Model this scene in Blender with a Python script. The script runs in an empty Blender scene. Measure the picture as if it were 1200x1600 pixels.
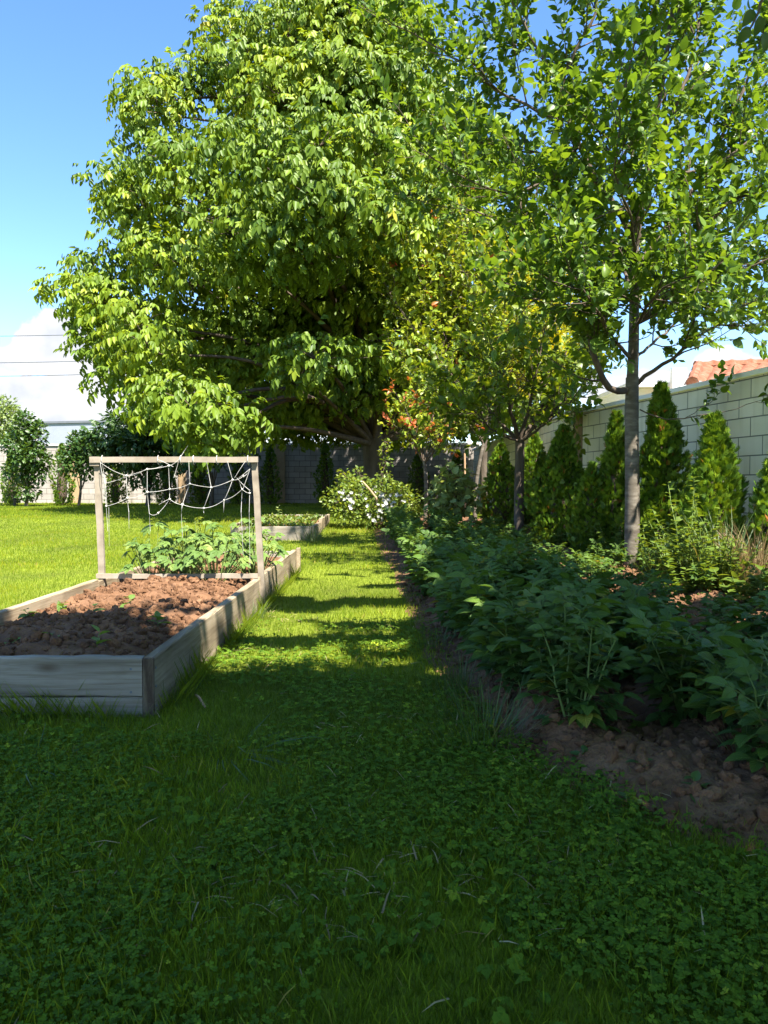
import bpy, math, random
import numpy as np
from mathutils import Vector

rng = np.random.default_rng(11)
random.seed(11)
scene = bpy.context.scene
COL = scene.collection
R = math.radians

# ------------------------------------------------------------------ helpers
F_PX, HZ = 1220.0, 757.0
CAM_H = 1.0
PITCH = math.atan((800 - HZ) / F_PX)
SUN_AZ, SUN_EL = R(31), R(56)          # sun stands behind the viewer, to the right
SUN = np.array([math.sin(SUN_AZ) * math.cos(SUN_EL), -math.cos(SUN_AZ) * math.cos(SUN_EL), math.sin(SUN_EL)])

def P(px, py, Y):
    u, v = (px - 600) / F_PX, (800 - py) / F_PX
    d = np.array([u, math.cos(PITCH) + v * math.sin(PITCH), -math.sin(PITCH) + v * math.cos(PITCH)])
    return np.array([0, 0, CAM_H]) + d * (Y / d[1])

def sstep(a, b, x):
    t = np.clip((x - a) / (b - a), 0, 1)
    return t * t * (3 - 2 * t)

def _hash(ix, iy, iz, seed):
    h = (ix.astype(np.int64) * 374761393 + iy.astype(np.int64) * 668265263 + iz.astype(np.int64) * 2147483647 + seed * 144269504) & 0xffffffff
    h = ((h ^ (h >> 13)) * 1274126177) & 0xffffffff
    h = ((h ^ (h >> 16)) * 2246822519) & 0xffffffff
    return ((h ^ (h >> 15)) & 0xffffff) / float(0xffffff)

def noise(x, y, z=None, seed=0):
    x = np.asarray(x, float); y = np.asarray(y, float)
    z = np.zeros_like(x) if z is None else np.asarray(z, float)
    ix, iy, iz = np.floor(x), np.floor(y), np.floor(z)
    fx, fy, fz = x - ix, y - iy, z - iz
    fx, fy, fz = [f * f * (3 - 2 * f) for f in (fx, fy, fz)]
    r = 0
    for a in (0, 1):
        for b in (0, 1):
            for c in (0, 1):
                w = (fx if a else 1 - fx) * (fy if b else 1 - fy) * (fz if c else 1 - fz)
                r = r + w * _hash(ix + a, iy + b, iz + c, seed)
    return r

def fbm(x, y, z=None, oct=4, seed=0, gain=.5):
    a, s, n = 1.0, 0, 0
    x = np.asarray(x, float); y = np.asarray(y, float)
    f = 1.0
    for k in range(oct):
        s = s + a * noise(x * f, y * f, None if z is None else np.asarray(z) * f, seed + k)
        n += a; a *= gain; f *= 2.03
    return s / n

def gz(x, y):
    x = np.asarray(x, float); y = np.asarray(y, float)
    return .30 * sstep(7.5, 19, y) + .025 * (fbm(x * .35, y * .35, oct=2, seed=3) - .5) * sstep(-1, 3, y)

def nrm(v):
    return v / np.maximum(np.linalg.norm(v, axis=-1, keepdims=True), 1e-9)

class Geo:
    """collects faces of one part; build() links it as one mesh object"""
    def __init__(s):
        s.V, s.F, s.R, s.U, s.M, s.n = [], [], [], [], [], 0
    def add(s, V, F, rnd=0.5, uv=None, mat=0):
        V = np.asarray(V, float).reshape(-1, 3)
        F = np.asarray(F, np.int64)
        if F.ndim == 1: F = F[None]
        s.V.append(V); s.F.append(F + s.n)
        s.R.append(np.broadcast_to(np.asarray(rnd, float), (len(F),)).copy())
        s.U.append(np.zeros((len(F), F.shape[1], 2)) if uv is None else np.asarray(uv, float))
        s.M.append(np.full(len(F), mat, np.int32))
        s.n += len(V)
        return s
    def build(s, name, mats, parent=None, smooth=True, origin=(0, 0, 0)):
        me = bpy.data.meshes.new(name)
        V = np.concatenate(s.V) - np.asarray(origin, float)
        li = np.concatenate([f.ravel() for f in s.F])
        tot = np.concatenate([np.full(len(f), f.shape[1]) for f in s.F])
        st = np.concatenate([[0], np.cumsum(tot)[:-1]])
        me.vertices.add(len(V)); me.vertices.foreach_set('co', V.astype(np.float32).ravel())
        me.loops.add(len(li)); me.loops.foreach_set('vertex_index', li.astype(np.int32))
        me.polygons.add(len(tot)); me.polygons.foreach_set('loop_start', st.astype(np.int32))
        me.polygons.foreach_set('material_index', np.concatenate(s.M))
        me.polygons.foreach_set('use_smooth', np.full(len(tot), smooth))
        uv = me.uv_layers.new(name='UVMap')
        uv.data.foreach_set('uv', np.concatenate([u.reshape(-1, 2) for u in s.U]).astype(np.float32).ravel())
        at = me.attributes.new('rnd', 'FLOAT', 'FACE')
        at.data.foreach_set('value', np.concatenate(s.R).astype(np.float32))
        me.update(calc_edges=True)
        for m in (mats if isinstance(mats, (list, tuple)) else [mats]):
            me.materials.append(m)
        o = bpy.data.objects.new(name, me)
        COL.objects.link(o)
        o.location = origin
        if parent is not None:
            o.parent = parent
            o.location = Vector(origin) - parent.location if parent.location.length > 0 else Vector(origin)
        return o

def tag(o, label=None, cat=None, group=None, kind=None):
    if label: o['label'] = label
    if cat: o['category'] = cat
    if group: o['group'] = group
    if kind: o['kind'] = kind
    return o

def empty(name, loc, label, cat, group=None, rz=0):
    o = bpy.data.objects.new(name, None)
    COL.objects.link(o)
    o.location = loc; o.rotation_euler = (0, 0, rz)
    o.empty_display_size = .1
    return tag(o, label, cat, group)

def copy_tree(o, loc, rz=0, sc=1.0, label=None, group=None):
    c = o.copy(); COL.objects.link(c)
    c.location = loc; c.rotation_euler = (0, 0, rz); c.scale = (sc, sc, sc)
    if label: c['label'] = label
    if group: c['group'] = group
    for ch in list(o.children):
        d = ch.copy(); COL.objects.link(d); d.parent = c
        for g in list(ch.children):
            e = g.copy(); COL.objects.link(e); e.parent = d
    return c

def frames(y, n):
    y = nrm(y); z = n - (n * y).sum(-1, keepdims=True) * y
    z = nrm(z + 1e-6); x = np.cross(y, z)
    return x, y, z

# leaf templates: (verts, [faces by size], uv per vertex)
def T_blade(w=.42, fold=.10, bend=.12, wide=.42):
    """six-sided leaf folded on its midrib, 2 quads"""
    V = np.array([[0, 0, 0], [w * .5, wide * .75, fold], [w * .36, wide + .3, fold * .6 - bend * .5], [0, 1, -bend],
                  [-w * .36, wide + .3, fold * .6 - bend * .5], [-w * .5, wide * .75, fold]])
    F = [np.array([[0, 1, 2, 3], [0, 3, 4, 5]])]
    return V, F, V[:, :2] * [1 / w, 1] + [.5, 0]

def T_leaf(w=.55, fold=.08, bend=.22, lobes=False):
    """broad leaf, 14 verts; u runs across, v along the midrib"""
    ys = np.array([0, .14, .36, .6, .82, 1.0]); ws = np.array([0, .36, .5, .43, .24, 0]) * w
    if lobes: ws = np.array([0, .5, .40, .52, .22, 0]) * w
    V, uv = [], []
    for y, ww in zip(ys, ws):
        zc = -bend * y * y
        V += [[-ww, y, zc + fold * ww / w * 2], [0, y, zc], [ww, y, zc + fold * ww / w * 2]]
        uv += [[0, y], [.5, y], [1, y]]
    F = []
    for i in range(5):
        a = i * 3
        F += [[a, a + 1, a + 4, a + 3], [a + 1, a + 2, a + 5, a + 4]]
    return np.array(V), [np.array(F)], np.array(uv)

def T_compound(leaf, spots):
    """several leaflets in one template: spots = (x, y, z, angle about z, pitch, scale)"""
    V, Fs, U, n = [], [[] for _ in leaf[1]], [], 0
    for (x, y, z, a, p, s) in spots:
        v = leaf[0] * s
        cp, sp = math.cos(p), math.sin(p)
        v = np.stack([v[:, 0], v[:, 1] * cp - v[:, 2] * sp, v[:, 1] * sp + v[:, 2] * cp], 1)
        ca, sa = math.cos(a), math.sin(a)
        v = np.stack([v[:, 0] * ca - v[:, 1] * sa, v[:, 0] * sa + v[:, 1] * ca, v[:, 2]], 1)
        V.append(v + [x, y, z]); U.append(leaf[2])
        for k, f in enumerate(leaf[1]): Fs[k].append(f + n)
        n += len(v)
    return np.concatenate(V), [np.concatenate(f) for f in Fs], np.concatenate(U)

def scatter(G, T, pos, ydir, nor, size, rnd, mat=0):
    V, Fs, U = T
    n = len(pos)
    if n == 0: return
    x, y, z = frames(ydir, nor)
    size = np.broadcast_to(np.asarray(size, float), (n,))[:, None, None]
    W = pos[:, None, :] + size * (V[None, :, 0:1] * x[:, None, :] + V[None, :, 1:2] * y[:, None, :] + V[None, :, 2:3] * z[:, None, :])
    k = len(V)
    rnd = np.broadcast_to(np.asarray(rnd, float), (n,))
    for i, F in enumerate(Fs):
        FF = (F[None] + (np.arange(n) * k)[:, None, None]).reshape(-1, F.shape[1])
        rr = np.clip(np.repeat(rnd, len(F)), 0, 1)
        uu = np.tile(U[F], (n, 1, 1))
        if i == 0:
            G.add(W.reshape(-1, 3), FF, rr, uu, mat)
            base = G.n - n * k
        else:
            G.V.append(np.zeros((0, 3))); G.F.append(FF + base); G.R.append(rr); G.U.append(uu); G.M.append(np.full(len(FF), mat, np.int32))

def tube(G, pts, r, sides=6, mat=0, rnd=.5, caps=False):
    pts = np.asarray(pts, float); n = len(pts)
    r = np.broadcast_to(np.asarray(r, float), (n,))
    t = nrm(np.gradient(pts, axis=0))
    ref = np.array([0.31, .95, .05]) if abs(t[0][2]) > .7 else np.array([0.02, .03, 1.0])
    a = nrm(np.cross(t, ref)); b = np.cross(t, a)
    th = np.linspace(0, 2 * np.pi, sides, endpoint=False)
    V = pts[:, None] + r[:, None, None] * (np.cos(th)[None, :, None] * a[:, None] + np.sin(th)[None, :, None] * b[:, None])
    i = np.arange(n - 1)[:, None] * sides; j = np.arange(sides)[None]; j2 = (j + 1) % sides
    F = np.stack([i + j, i + j2, i + sides + j2, i + sides + j], -1).reshape(-1, 4)
    L = np.concatenate([[0], np.cumsum(np.linalg.norm(np.diff(pts, axis=0), axis=1))])
    jj = np.broadcast_to(j, (n - 1, sides)); ii = np.broadcast_to(np.arange(n - 1)[:, None], (n - 1, sides))
    uv = np.stack([np.stack([jj / sides, L[ii]], -1), np.stack([(jj + 1) / sides, L[ii]], -1),
                   np.stack([(jj + 1) / sides, L[ii + 1]], -1), np.stack([jj / sides, L[ii + 1]], -1)], 2).reshape(-1, 4, 2)
    G.add(V.reshape(-1, 3), F, rnd, uv, mat)
    if caps and sides <= 12:
        G.add(V[-1], np.arange(sides)[None], rnd, None, mat)
        G.add(V[0], np.arange(sides)[None, ::-1], rnd, None, mat)

def box(G, lo, hi, mat=0, rnd=.5, bev=.0, uvm=False):
    lo = np.asarray(lo, float); hi = np.asarray(hi, float)
    if bev <= 0:
        V = np.array([[x, y, z] for z in (lo[2], hi[2]) for y in (lo[1], hi[1]) for x in (lo[0], hi[0])])
        F = np.array([[0, 2, 3, 1], [4, 5, 7, 6], [0, 1, 5, 4], [2, 6, 7, 3], [0, 4, 6, 2], [1, 3, 7, 5]])
        G.add(V, F, rnd, None, mat)
    else:
        import bmesh
        bm = bmesh.new(); bmesh.ops.create_cube(bm, size=1)
        for v in bm.verts:
            v.co = Vector(((lo[i] + hi[i]) / 2 + v.co[i] * (hi[i] - lo[i]) for i in range(3)))
        bmesh.ops.bevel(bm, geom=bm.edges[:], offset=bev, segments=2, affect='EDGES', profile=.6)
        bm.verts.index_update()
        V = np.array([v.co[:] for v in bm.verts])
        G.add(V, np.zeros((0, 4), np.int64)); base = G.n - len(V)
        for f in bm.faces:
            G.V.append(np.zeros((0, 3))); G.F.append(np.array([[v.index + base for v in f.verts]])); G.R.append(np.array([rnd]))
            G.U.append(np.zeros((1, len(f.verts), 2))); G.M.append(np.array([mat], np.int32))
        bm.free()

def smooth_path(pts, step=.15):
    pts = np.asarray(pts, float)
    p = np.concatenate([[2 * pts[0] - pts[1]], pts, [2 * pts[-1] - pts[-2]]])
    out = []
    for i in range(1, len(p) - 2):
        n = max(2, int(np.linalg.norm(p[i + 1] - p[i]) / step))
        t = np.linspace(0, 1, n, endpoint=False)[:, None]
        out.append(.5 * (2 * p[i] + (p[i + 1] - p[i - 1]) * t + (2 * p[i - 1] - 5 * p[i] + 4 * p[i + 1] - p[i + 2]) * t ** 2
                         + (-p[i - 1] + 3 * p[i] - 3 * p[i + 1] + p[i + 2]) * t ** 3))
    out.append(pts[-1:])
    return np.concatenate(out)

# ------------------------------------------------------------------ materials
def new_mat(name):
    m = bpy.data.materials.new(name); m.use_nodes = True
    nt = m.node_tree; nt.nodes.clear()
    out = nt.nodes.new('ShaderNodeOutputMaterial')
    return m, nt, out

def N(nt, t, **kw):
    n = nt.nodes.new(t)
    for k, v in kw.items():
        if k in n.inputs: n.inputs[k].default_value = v
        else: setattr(n, k, v)
    return n

def ramp(nt, fac, stops):
    r = nt.nodes.new('ShaderNodeValToRGB')
    e = r.color_ramp.elements
    while len(e) < len(stops): e.new(.5)
    for k, (p, c) in enumerate(stops):
        e[k].position = p; e[k].color = (*c, 1)
    nt.links.new(fac, r.inputs['Fac'])
    return r.outputs['Color']

def leaf_mat(name, stops, transl=.42, tint=(1.5, 1.25, .45), rough=.42, spec=.45, vein=0.0):
    m, nt, out = new_mat(name)
    at = N(nt, 'ShaderNodeAttribute', attribute_name='rnd')
    ns = N(nt, 'ShaderNodeTexNoise', Scale=9.0, Detail=2.0)
    geo = N(nt, 'ShaderNodeNewGeometry')
    nt.links.new(geo.outputs['Position'], ns.inputs['Vector'])
    ad = N(nt, 'ShaderNodeMath', operation='MULTIPLY_ADD'); ad.inputs[1].default_value = .35; ad.inputs[2].default_value = -.175
    nt.links.new(ns.outputs['Fac'], ad.inputs[0])
    su = N(nt, 'ShaderNodeMath', operation='ADD', use_clamp=True)
    nt.links.new(at.outputs['Fac'], su.inputs[0]); nt.links.new(ad.outputs[0], su.inputs[1])
    col = ramp(nt, su.outputs[0], stops)
    p = N(nt, 'ShaderNodeBsdfPrincipled', Roughness=rough)
    p.inputs['Specular IOR Level'].default_value = spec
    if vein > 0:
        uv = N(nt, 'ShaderNodeUVMap', uv_map='UVMap'); sp = N(nt, 'ShaderNodeSeparateXYZ')
        nt.links.new(uv.outputs[0], sp.inputs[0])
        a = N(nt, 'ShaderNodeMath', operation='SUBTRACT'); a.inputs[1].default_value = .5; nt.links.new(sp.outputs[0], a.inputs[0])
        b = N(nt, 'ShaderNodeMath', operation='ABSOLUTE'); nt.links.new(a.outputs[0], b.inputs[0])
        c = N(nt, 'ShaderNodeMath', operation='MULTIPLY_ADD'); c.inputs[1].default_value = -.7; nt.links.new(b.outputs[0], c.inputs[0]); nt.links.new(sp.outputs[1], c.inputs[2])
        d = N(nt, 'ShaderNodeMath', operation='MULTIPLY'); d.inputs[1].default_value = 44.; nt.links.new(c.outputs[0], d.inputs[0])
        e = N(nt, 'ShaderNodeMath', operation='SINE'); nt.links.new(d.outputs[0], e.inputs[0])
        mr = N(nt, 'ShaderNodeMapRange', interpolation_type='SMOOTHSTEP'); mr.inputs['From Min'].default_value = 0; mr.inputs['From Max'].default_value = .05
        nt.links.new(b.outputs[0], mr.inputs['Value'])
        h = N(nt, 'ShaderNodeMath', operation='MULTIPLY_ADD'); h.inputs[1].default_value = .25; nt.links.new(e.outputs[0], h.inputs[0]); nt.links.new(mr.outputs[0], h.inputs[2])
        bp = N(nt, 'ShaderNodeBump', Strength=vein, Distance=.004); nt.links.new(h.outputs[0], bp.inputs['Height'])
        nt.links.new(bp.outputs[0], p.inputs['Normal'])
        mx0 = N(nt, 'ShaderNodeMix', data_type='RGBA'); mx0.inputs[0].default_value = 1
        lt = N(nt, 'ShaderNodeMix', data_type='RGBA', blend_type='MULTIPLY'); lt.inputs[0].default_value = 1
        lt.inputs[7].default_value = (1.6, 1.4, 1.3, 1); nt.links.new(col, lt.inputs[6])
        nt.links.new(mr.outputs[0], mx0.inputs[0]); nt.links.new(lt.outputs[2], mx0.inputs[6]); nt.links.new(col, mx0.inputs[7])
        col = mx0.outputs[2]
    nt.links.new(col, p.inputs['Base Color'])
    tm = N(nt, 'ShaderNodeMix', data_type='RGBA', blend_type='MULTIPLY'); tm.inputs[0].default_value = 1
    tm.inputs[7].default_value = (*tint, 1); nt.links.new(col, tm.inputs[6])
    t = N(nt, 'ShaderNodeBsdfTranslucent'); nt.links.new(tm.outputs[2], t.inputs['Color'])
    mx = N(nt, 'ShaderNodeMixShader'); mx.inputs[0].default_value = transl
    nt.links.new(p.outputs[0], mx.inputs[1]); nt.links.new(t.outputs[0], mx.inputs[2])
    nt.links.new(mx.outputs[0], out.inputs['Surface'])
    return m

def noise_mat(name, stops, scale=(4, 4, 4), detail=6, rough=.85, bump=.3, bdist=.01, spec=.2, coord='Object', fine=None, distort=0.0):
    m, nt, out = new_mat(name)
    tc = N(nt, 'ShaderNodeTexCoord'); mp = N(nt, 'ShaderNodeMapping'); mp.inputs['Scale'].default_value = scale
    nt.links.new(tc.outputs[coord], mp.inputs['Vector'])
    ns = N(nt, 'ShaderNodeTexNoise', Scale=1.0, Detail=float(detail), Distortion=distort); ns.inputs['Roughness'].default_value = .62
    nt.links.new(mp.outputs[0], ns.inputs['Vector'])
    at = N(nt, 'ShaderNodeAttribute', attribute_name='rnd')
    ad = N(nt, 'ShaderNodeMath', operation='MULTIPLY_ADD'); ad.inputs[1].default_value = .3; ad.inputs[2].default_value = -.15
    nt.links.new(at.outputs['Fac'], ad.inputs[0])
    su = N(nt, 'ShaderNodeMath', operation='ADD', use_clamp=True); nt.links.new(ns.outputs['Fac'], su.inputs[0]); nt.links.new(ad.outputs[0], su.inputs[1])
    col = ramp(nt, su.outputs[0], stops)
    p = N(nt, 'ShaderNodeBsdfPrincipled', Roughness=rough); p.inputs['Specular IOR Level'].default_value = spec
    nt.links.new(col, p.inputs['Base Color'])
    if bump > 0:
        n2 = N(nt, 'ShaderNodeTexNoise', Scale=fine or 3.0, Detail=8.0); nt.links.new(mp.outputs[0], n2.inputs['Vector'])
        bp = N(nt, 'ShaderNodeBump', Strength=bump, Distance=bdist); nt.links.new(n2.outputs['Fac'], bp.inputs['Height'])
        nt.links.new(bp.outputs[0], p.inputs['Normal'])
    nt.links.new(p.outputs[0], out.inputs['Surface'])
    return m

M = {}
M['walnut'] = leaf_mat('walnut_leaf', [(0, (.055, .11, .010)), (.5, (.15, .23, .015)), (.85, (.25, .31, .022)), (1, (.33, .31, .028))], transl=.38, rough=.5, spec=.3)
M['plum'] = leaf_mat('plum_leaf', [(0, (.036, .082, .014)), (.55, (.09, .172, .02)), (1, (.17, .25, .024))], transl=.5, rough=.42)
M['shade'] = leaf_mat('boosted_translucent_leaf', [(0, (.06, .11, .02)), (.6, (.10, .17, .03)), (1, (.15, .22, .035))], transl=.65, tint=(4.1, 3.9, 2.6))  # overhead leaves: transmission boosted to brighten the shaded ground below
M['cherry'] = leaf_mat('cherry_leaf', [(0, (.05, .10, .01)), (.6, (.13, .20, .014)), (1, (.23, .26, .02))], transl=.5)
M['redtip'] = leaf_mat('red_tipped_leaf', [(0, (.11, .18, .016)), (.45, (.23, .30, .022)), (.72, (.33, .32, .025)), (.84, (.36, .14, .04)), (1, (.36, .085, .035))], transl=.4, tint=(1.3, 1.1, .5))
M['yellow'] = leaf_mat('yellow_green_leaf', [(0, (.16, .20, .012)), (.6, (.30, .30, .014)), (1, (.42, .35, .018))], transl=.5)
M['thuja'] = leaf_mat('thuja_spray', [(0, (.035, .08, .01)), (.45, (.10, .19, .014)), (.88, (.21, .29, .018)), (.96, (.2, .13, .02)), (1, (.27, .11, .03))], transl=.3)
M['shrub'] = leaf_mat('shrub_leaf', [(0, (.03, .075, .018)), (.6, (.055, .11, .02)), (1, (.09, .15, .02))], transl=.35)
M['pale'] = leaf_mat('pale_leaf', [(0, (.13, .19, .06)), (.6, (.22, .29, .10)), (1, (.32, .36, .16))], transl=.38, tint=(1.3, 1.2, .5))
M['rose'] = leaf_mat('rose_leaf', [(0, (.08, .14, .02)), (.6, (.17, .23, .03)), (1, (.28, .31, .05))], transl=.42)
M['potato'] = leaf_mat('potato_leaf', [(0, (.04, .092, .018)), (.6, (.078, .148, .024)), (.93, (.12, .19, .024)), (1, (.24, .24, .03))], transl=.35, rough=.42, spec=.3, vein=.7)
M['cucumber'] = leaf_mat('cucumber_leaf', [(0, (.07, .14, .024)), (.6, (.125, .21, .036)), (1, (.2, .27, .055))], transl=.35, rough=.6, vein=.6)
M['weed'] = leaf_mat('weed_leaf', [(0, (.06, .11, .018)), (.6, (.11, .17, .022)), (1, (.18, .22, .04))], transl=.42)
M['clover'] = leaf_mat('clover_leaf', [(0, (.05, .105, .011)), (.6, (.105, .185, .015)), (.92, (.165, .25, .018)), (1, (.26, .31, .025))], transl=.36, rough=.7, spec=.12)
M['grass'] = leaf_mat('grass_blade', [(0, (.075, .115, .009)), (.35, (.13, .20, .012)), (.75, (.225, .27, .014)), (.93, (.28, .28, .02)), (1, (.32, .27, .08))], transl=.42, tint=(1.25, 1.1, .4), rough=.5, spec=.25)
M['tuft'] = leaf_mat('tall_grass_blade', [(0, (.04, .08, .025)), (.6, (.07, .12, .035)), (.92, (.11, .16, .04)), (1, (.2, .18, .07))], transl=.35, rough=.5)
M['straw'] = leaf_mat('dry_grass', [(0, (.22, .15, .07)), (.6, (.34, .25, .13)), (1, (.45, .36, .2))], transl=.3, tint=(1.1, 1, .8), rough=.7)
M['petal'] = leaf_mat('white_petal', [(0, (.38, .39, .33)), (1, (.5, .49, .45))], transl=.3, tint=(1, 1, 1), rough=.6)
M['yflower'] = leaf_mat('yellow_petal', [(0, (.7, .5, .02)), (1, (.8, .6, .03))], transl=.3, tint=(1, 1, 1))
M['bark'] = noise_mat('walnut_bark', [(.3, (.05, .04, .03)), (.7, (.13, .105, .08))], (6, 6, 1.6), bump=.8, bdist=.02)
M['plumbark'] = noise_mat('smooth_grey_bark', [(.3, (.055, .045, .034)), (.5, (.105, .09, .07)), (.72, (.20, .178, .145))], (5, 5, 16), bump=.35, bdist=.008, fine=2)
M['twig'] = noise_mat('twig_bark', [(.3, (.05, .038, .028)), (.7, (.12, .09, .065))], (8, 8, 8), bump=.2)
M['stem'] = noise_mat('green_stem', [(.3, (.08, .13, .03)), (.7, (.14, .19, .05))], (9, 9, 9), bump=0, rough=.6)
def wood_mat(name, stops, ax):
    m, nt, out = new_mat(name)
    tc = N(nt, 'ShaderNodeTexCoord'); at = N(nt, 'ShaderNodeAttribute', attribute_name='rnd')
    of = N(nt, 'ShaderNodeVectorMath', operation='SCALE'); of.inputs[0].default_value = (7.3, 3.1, 5.7); nt.links.new(at.outputs['Fac'], of.inputs['Scale'])
    ad = N(nt, 'ShaderNodeVectorMath', operation='ADD'); nt.links.new(tc.outputs['Object'], ad.inputs[0]); nt.links.new(of.outputs[0], ad.inputs[1])
    def tex(sc_long, sc_cross, detail, dist):
        mp = N(nt, 'ShaderNodeMapping'); v = [sc_cross] * 3; v[ax] = sc_long; mp.inputs['Scale'].default_value = v; nt.links.new(ad.outputs[0], mp.inputs['Vector'])
        t = N(nt, 'ShaderNodeTexNoise', Scale=1.0, Detail=detail, Distortion=dist); nt.links.new(mp.outputs[0], t.inputs['Vector']); return t.outputs['Fac']
    base = tex(1.0, 6.0, 8.0, 1.0); grain = tex(2.5, 85.0, 4.0, .6); blot = tex(2.2, 3.5, 6.0, .5); crack = tex(.9, 34.0, 3.0, .3)
    col = ramp(nt, base, stops)
    def mul(c, fac, lo, hi, dark, amt):
        mr = N(nt, 'ShaderNodeMapRange'); mr.inputs['From Min'].default_value = lo; mr.inputs['From Max'].default_value = hi; mr.inputs['To Max'].default_value = amt; nt.links.new(fac, mr.inputs['Value'])
        mx = N(nt, 'ShaderNodeMix', data_type='RGBA', blend_type='MULTIPLY'); mx.inputs[7].default_value = (*dark, 1)
        nt.links.new(mr.outputs[0], mx.inputs[0]); nt.links.new(c, mx.inputs[6]); return mx.outputs[2], mr.outputs[0]
    col, _ = mul(col, grain, .45, .70, (.62, .57, .5), .8)
    col, _ = mul(col, blot, .56, .72, (.45, .40, .33), .9)
    col, ck = mul(col, crack, .70, .74, (.12, .10, .08), 1.0)
    mp = N(nt, 'ShaderNodeMapping'); v = [5.0] * 3; v[ax] = 1.9; mp.inputs['Scale'].default_value = v; nt.links.new(ad.outputs[0], mp.inputs['Vector'])
    vo = N(nt, 'ShaderNodeTexVoronoi', Scale=1.0); nt.links.new(mp.outputs[0], vo.inputs['Vector'])
    iv = N(nt, 'ShaderNodeMath', operation='SUBTRACT'); iv.inputs[0].default_value = 1.0; nt.links.new(vo.outputs['Distance'], iv.inputs[1])
    col, kn = mul(col, iv.outputs[0], .86, .97, (.35, .26, .18), .75)
    p = N(nt, 'ShaderNodeBsdfPrincipled', Roughness=.85); p.inputs['Specular IOR Level'].default_value = .2; nt.links.new(col, p.inputs['Base Color'])
    h = N(nt, 'ShaderNodeMath', operation='MULTIPLY_ADD'); h.inputs[1].default_value = -2.5; nt.links.new(ck, h.inputs[0]); nt.links.new(grain, h.inputs[2])
    bp = N(nt, 'ShaderNodeBump', Strength=.5, Distance=.004); nt.links.new(h.outputs[0], bp.inputs['Height']); nt.links.new(bp.outputs[0], p.inputs['Normal'])
    nt.links.new(p.outputs[0], out.inputs['Surface'])
    return m
M['board'] = wood_mat('weathered_board', [(.25, (.13, .10, .066)), (.42, (.21, .165, .108)), (.6, (.29, .235, .16)), (.8, (.34, .285, .205))], 1)
M['board_x'] = wood_mat('weathered_board_across', [(.25, (.13, .112, .088)), (.42, (.20, .175, .138)), (.6, (.27, .242, .195)), (.8, (.33, .30, .25))], 0)
M['endgrain'] = noise_mat('dark_end_grain', [(.3, (.025, .018, .012)), (.5, (.06, .042, .028)), (.75, (.2, .16, .11))], (14, 14, 3), bump=.4)
M['lath'] = noise_mat('grey_lath', [(.25, (.13, .105, .078)), (.5, (.22, .185, .142)), (.75, (.29, .25, .20))], (6, 6, 6), bump=.3, bdist=.004)
M['stake'] = noise_mat('brown_stake', [(.3, (.28, .17, .09)), (.7, (.42, .28, .16))], (6, 6, 3), bump=.3)
M['soil'] = noise_mat('garden_soil', [(.2, (.045, .021, .010)), (.42, (.11, .055, .027)), (.6, (.165, .088, .047)), (.82, (.24, .145, .085))], (7, 7, 7), detail=10, rough=.95, bump=.9, bdist=.02, fine=6)
M['twine'] = noise_mat('white_twine', [(.3, (.32, .31, .28)), (.7, (.46, .45, .42))], (40, 40, 40), bump=0, rough=.8)
M['coping'] = noise_mat('coping_concrete', [(.3, (.40, .38, .36)), (.7, (.6, .58, .55))], (3, 3, 3), bump=.2)
M['pillar'] = noise_mat('render_pillar', [(.3, (.26, .18, .10)), (.7, (.34, .24, .14))], (3, 3, 3), bump=.25)
M['metalgrey'] = noise_mat('grey_cladding', [(.3, (.20, .22, .27)), (.7, (.26, .28, .33))], (.3, .3, .3), bump=0, rough=.5)
M['metaldark'] = noise_mat('dark_flashing', [(.3, (.1, .11, .13)), (.7, (.14, .15, .17))], (1, 1, 1), bump=0, rough=.5)
M['metalpale'] = noise_mat('pale_cladding', [(.3, (.5, .53, .58)), (.7, (.6, .63, .68))], (.3, .3, .3), bump=0, rough=.5)
M['steel'] = noise_mat('galvanised_steel', [(.3, (.35, .36, .38)), (.7, (.5, .51, .52))], (3, 3, 3), bump=0, rough=.4)
M['cable'] = noise_mat('cable', [(.3, (.08, .09, .11)), (.7, (.12, .13, .15))], (3, 3, 3), bump=0, rough=.6)
M['tile'] = noise_mat('terracotta_tile', [(.3, (.13, .045, .025)), (.5, (.20, .075, .04)), (.72, (.22, .13, .09))], (9, 9, 9), bump=.4, bdist=.01)
M['houseorange'] = noise_mat('orange_plaster', [(.3, (.62, .33, .12)), (.7, (.7, .4, .17))], (2, 2, 2), bump=.2)
M['white'] = noise_mat('white_paint', [(.3, (.72, .72, .71)), (.7, (.82, .81, .8))], (2, 2, 2), bump=.1)

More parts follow.
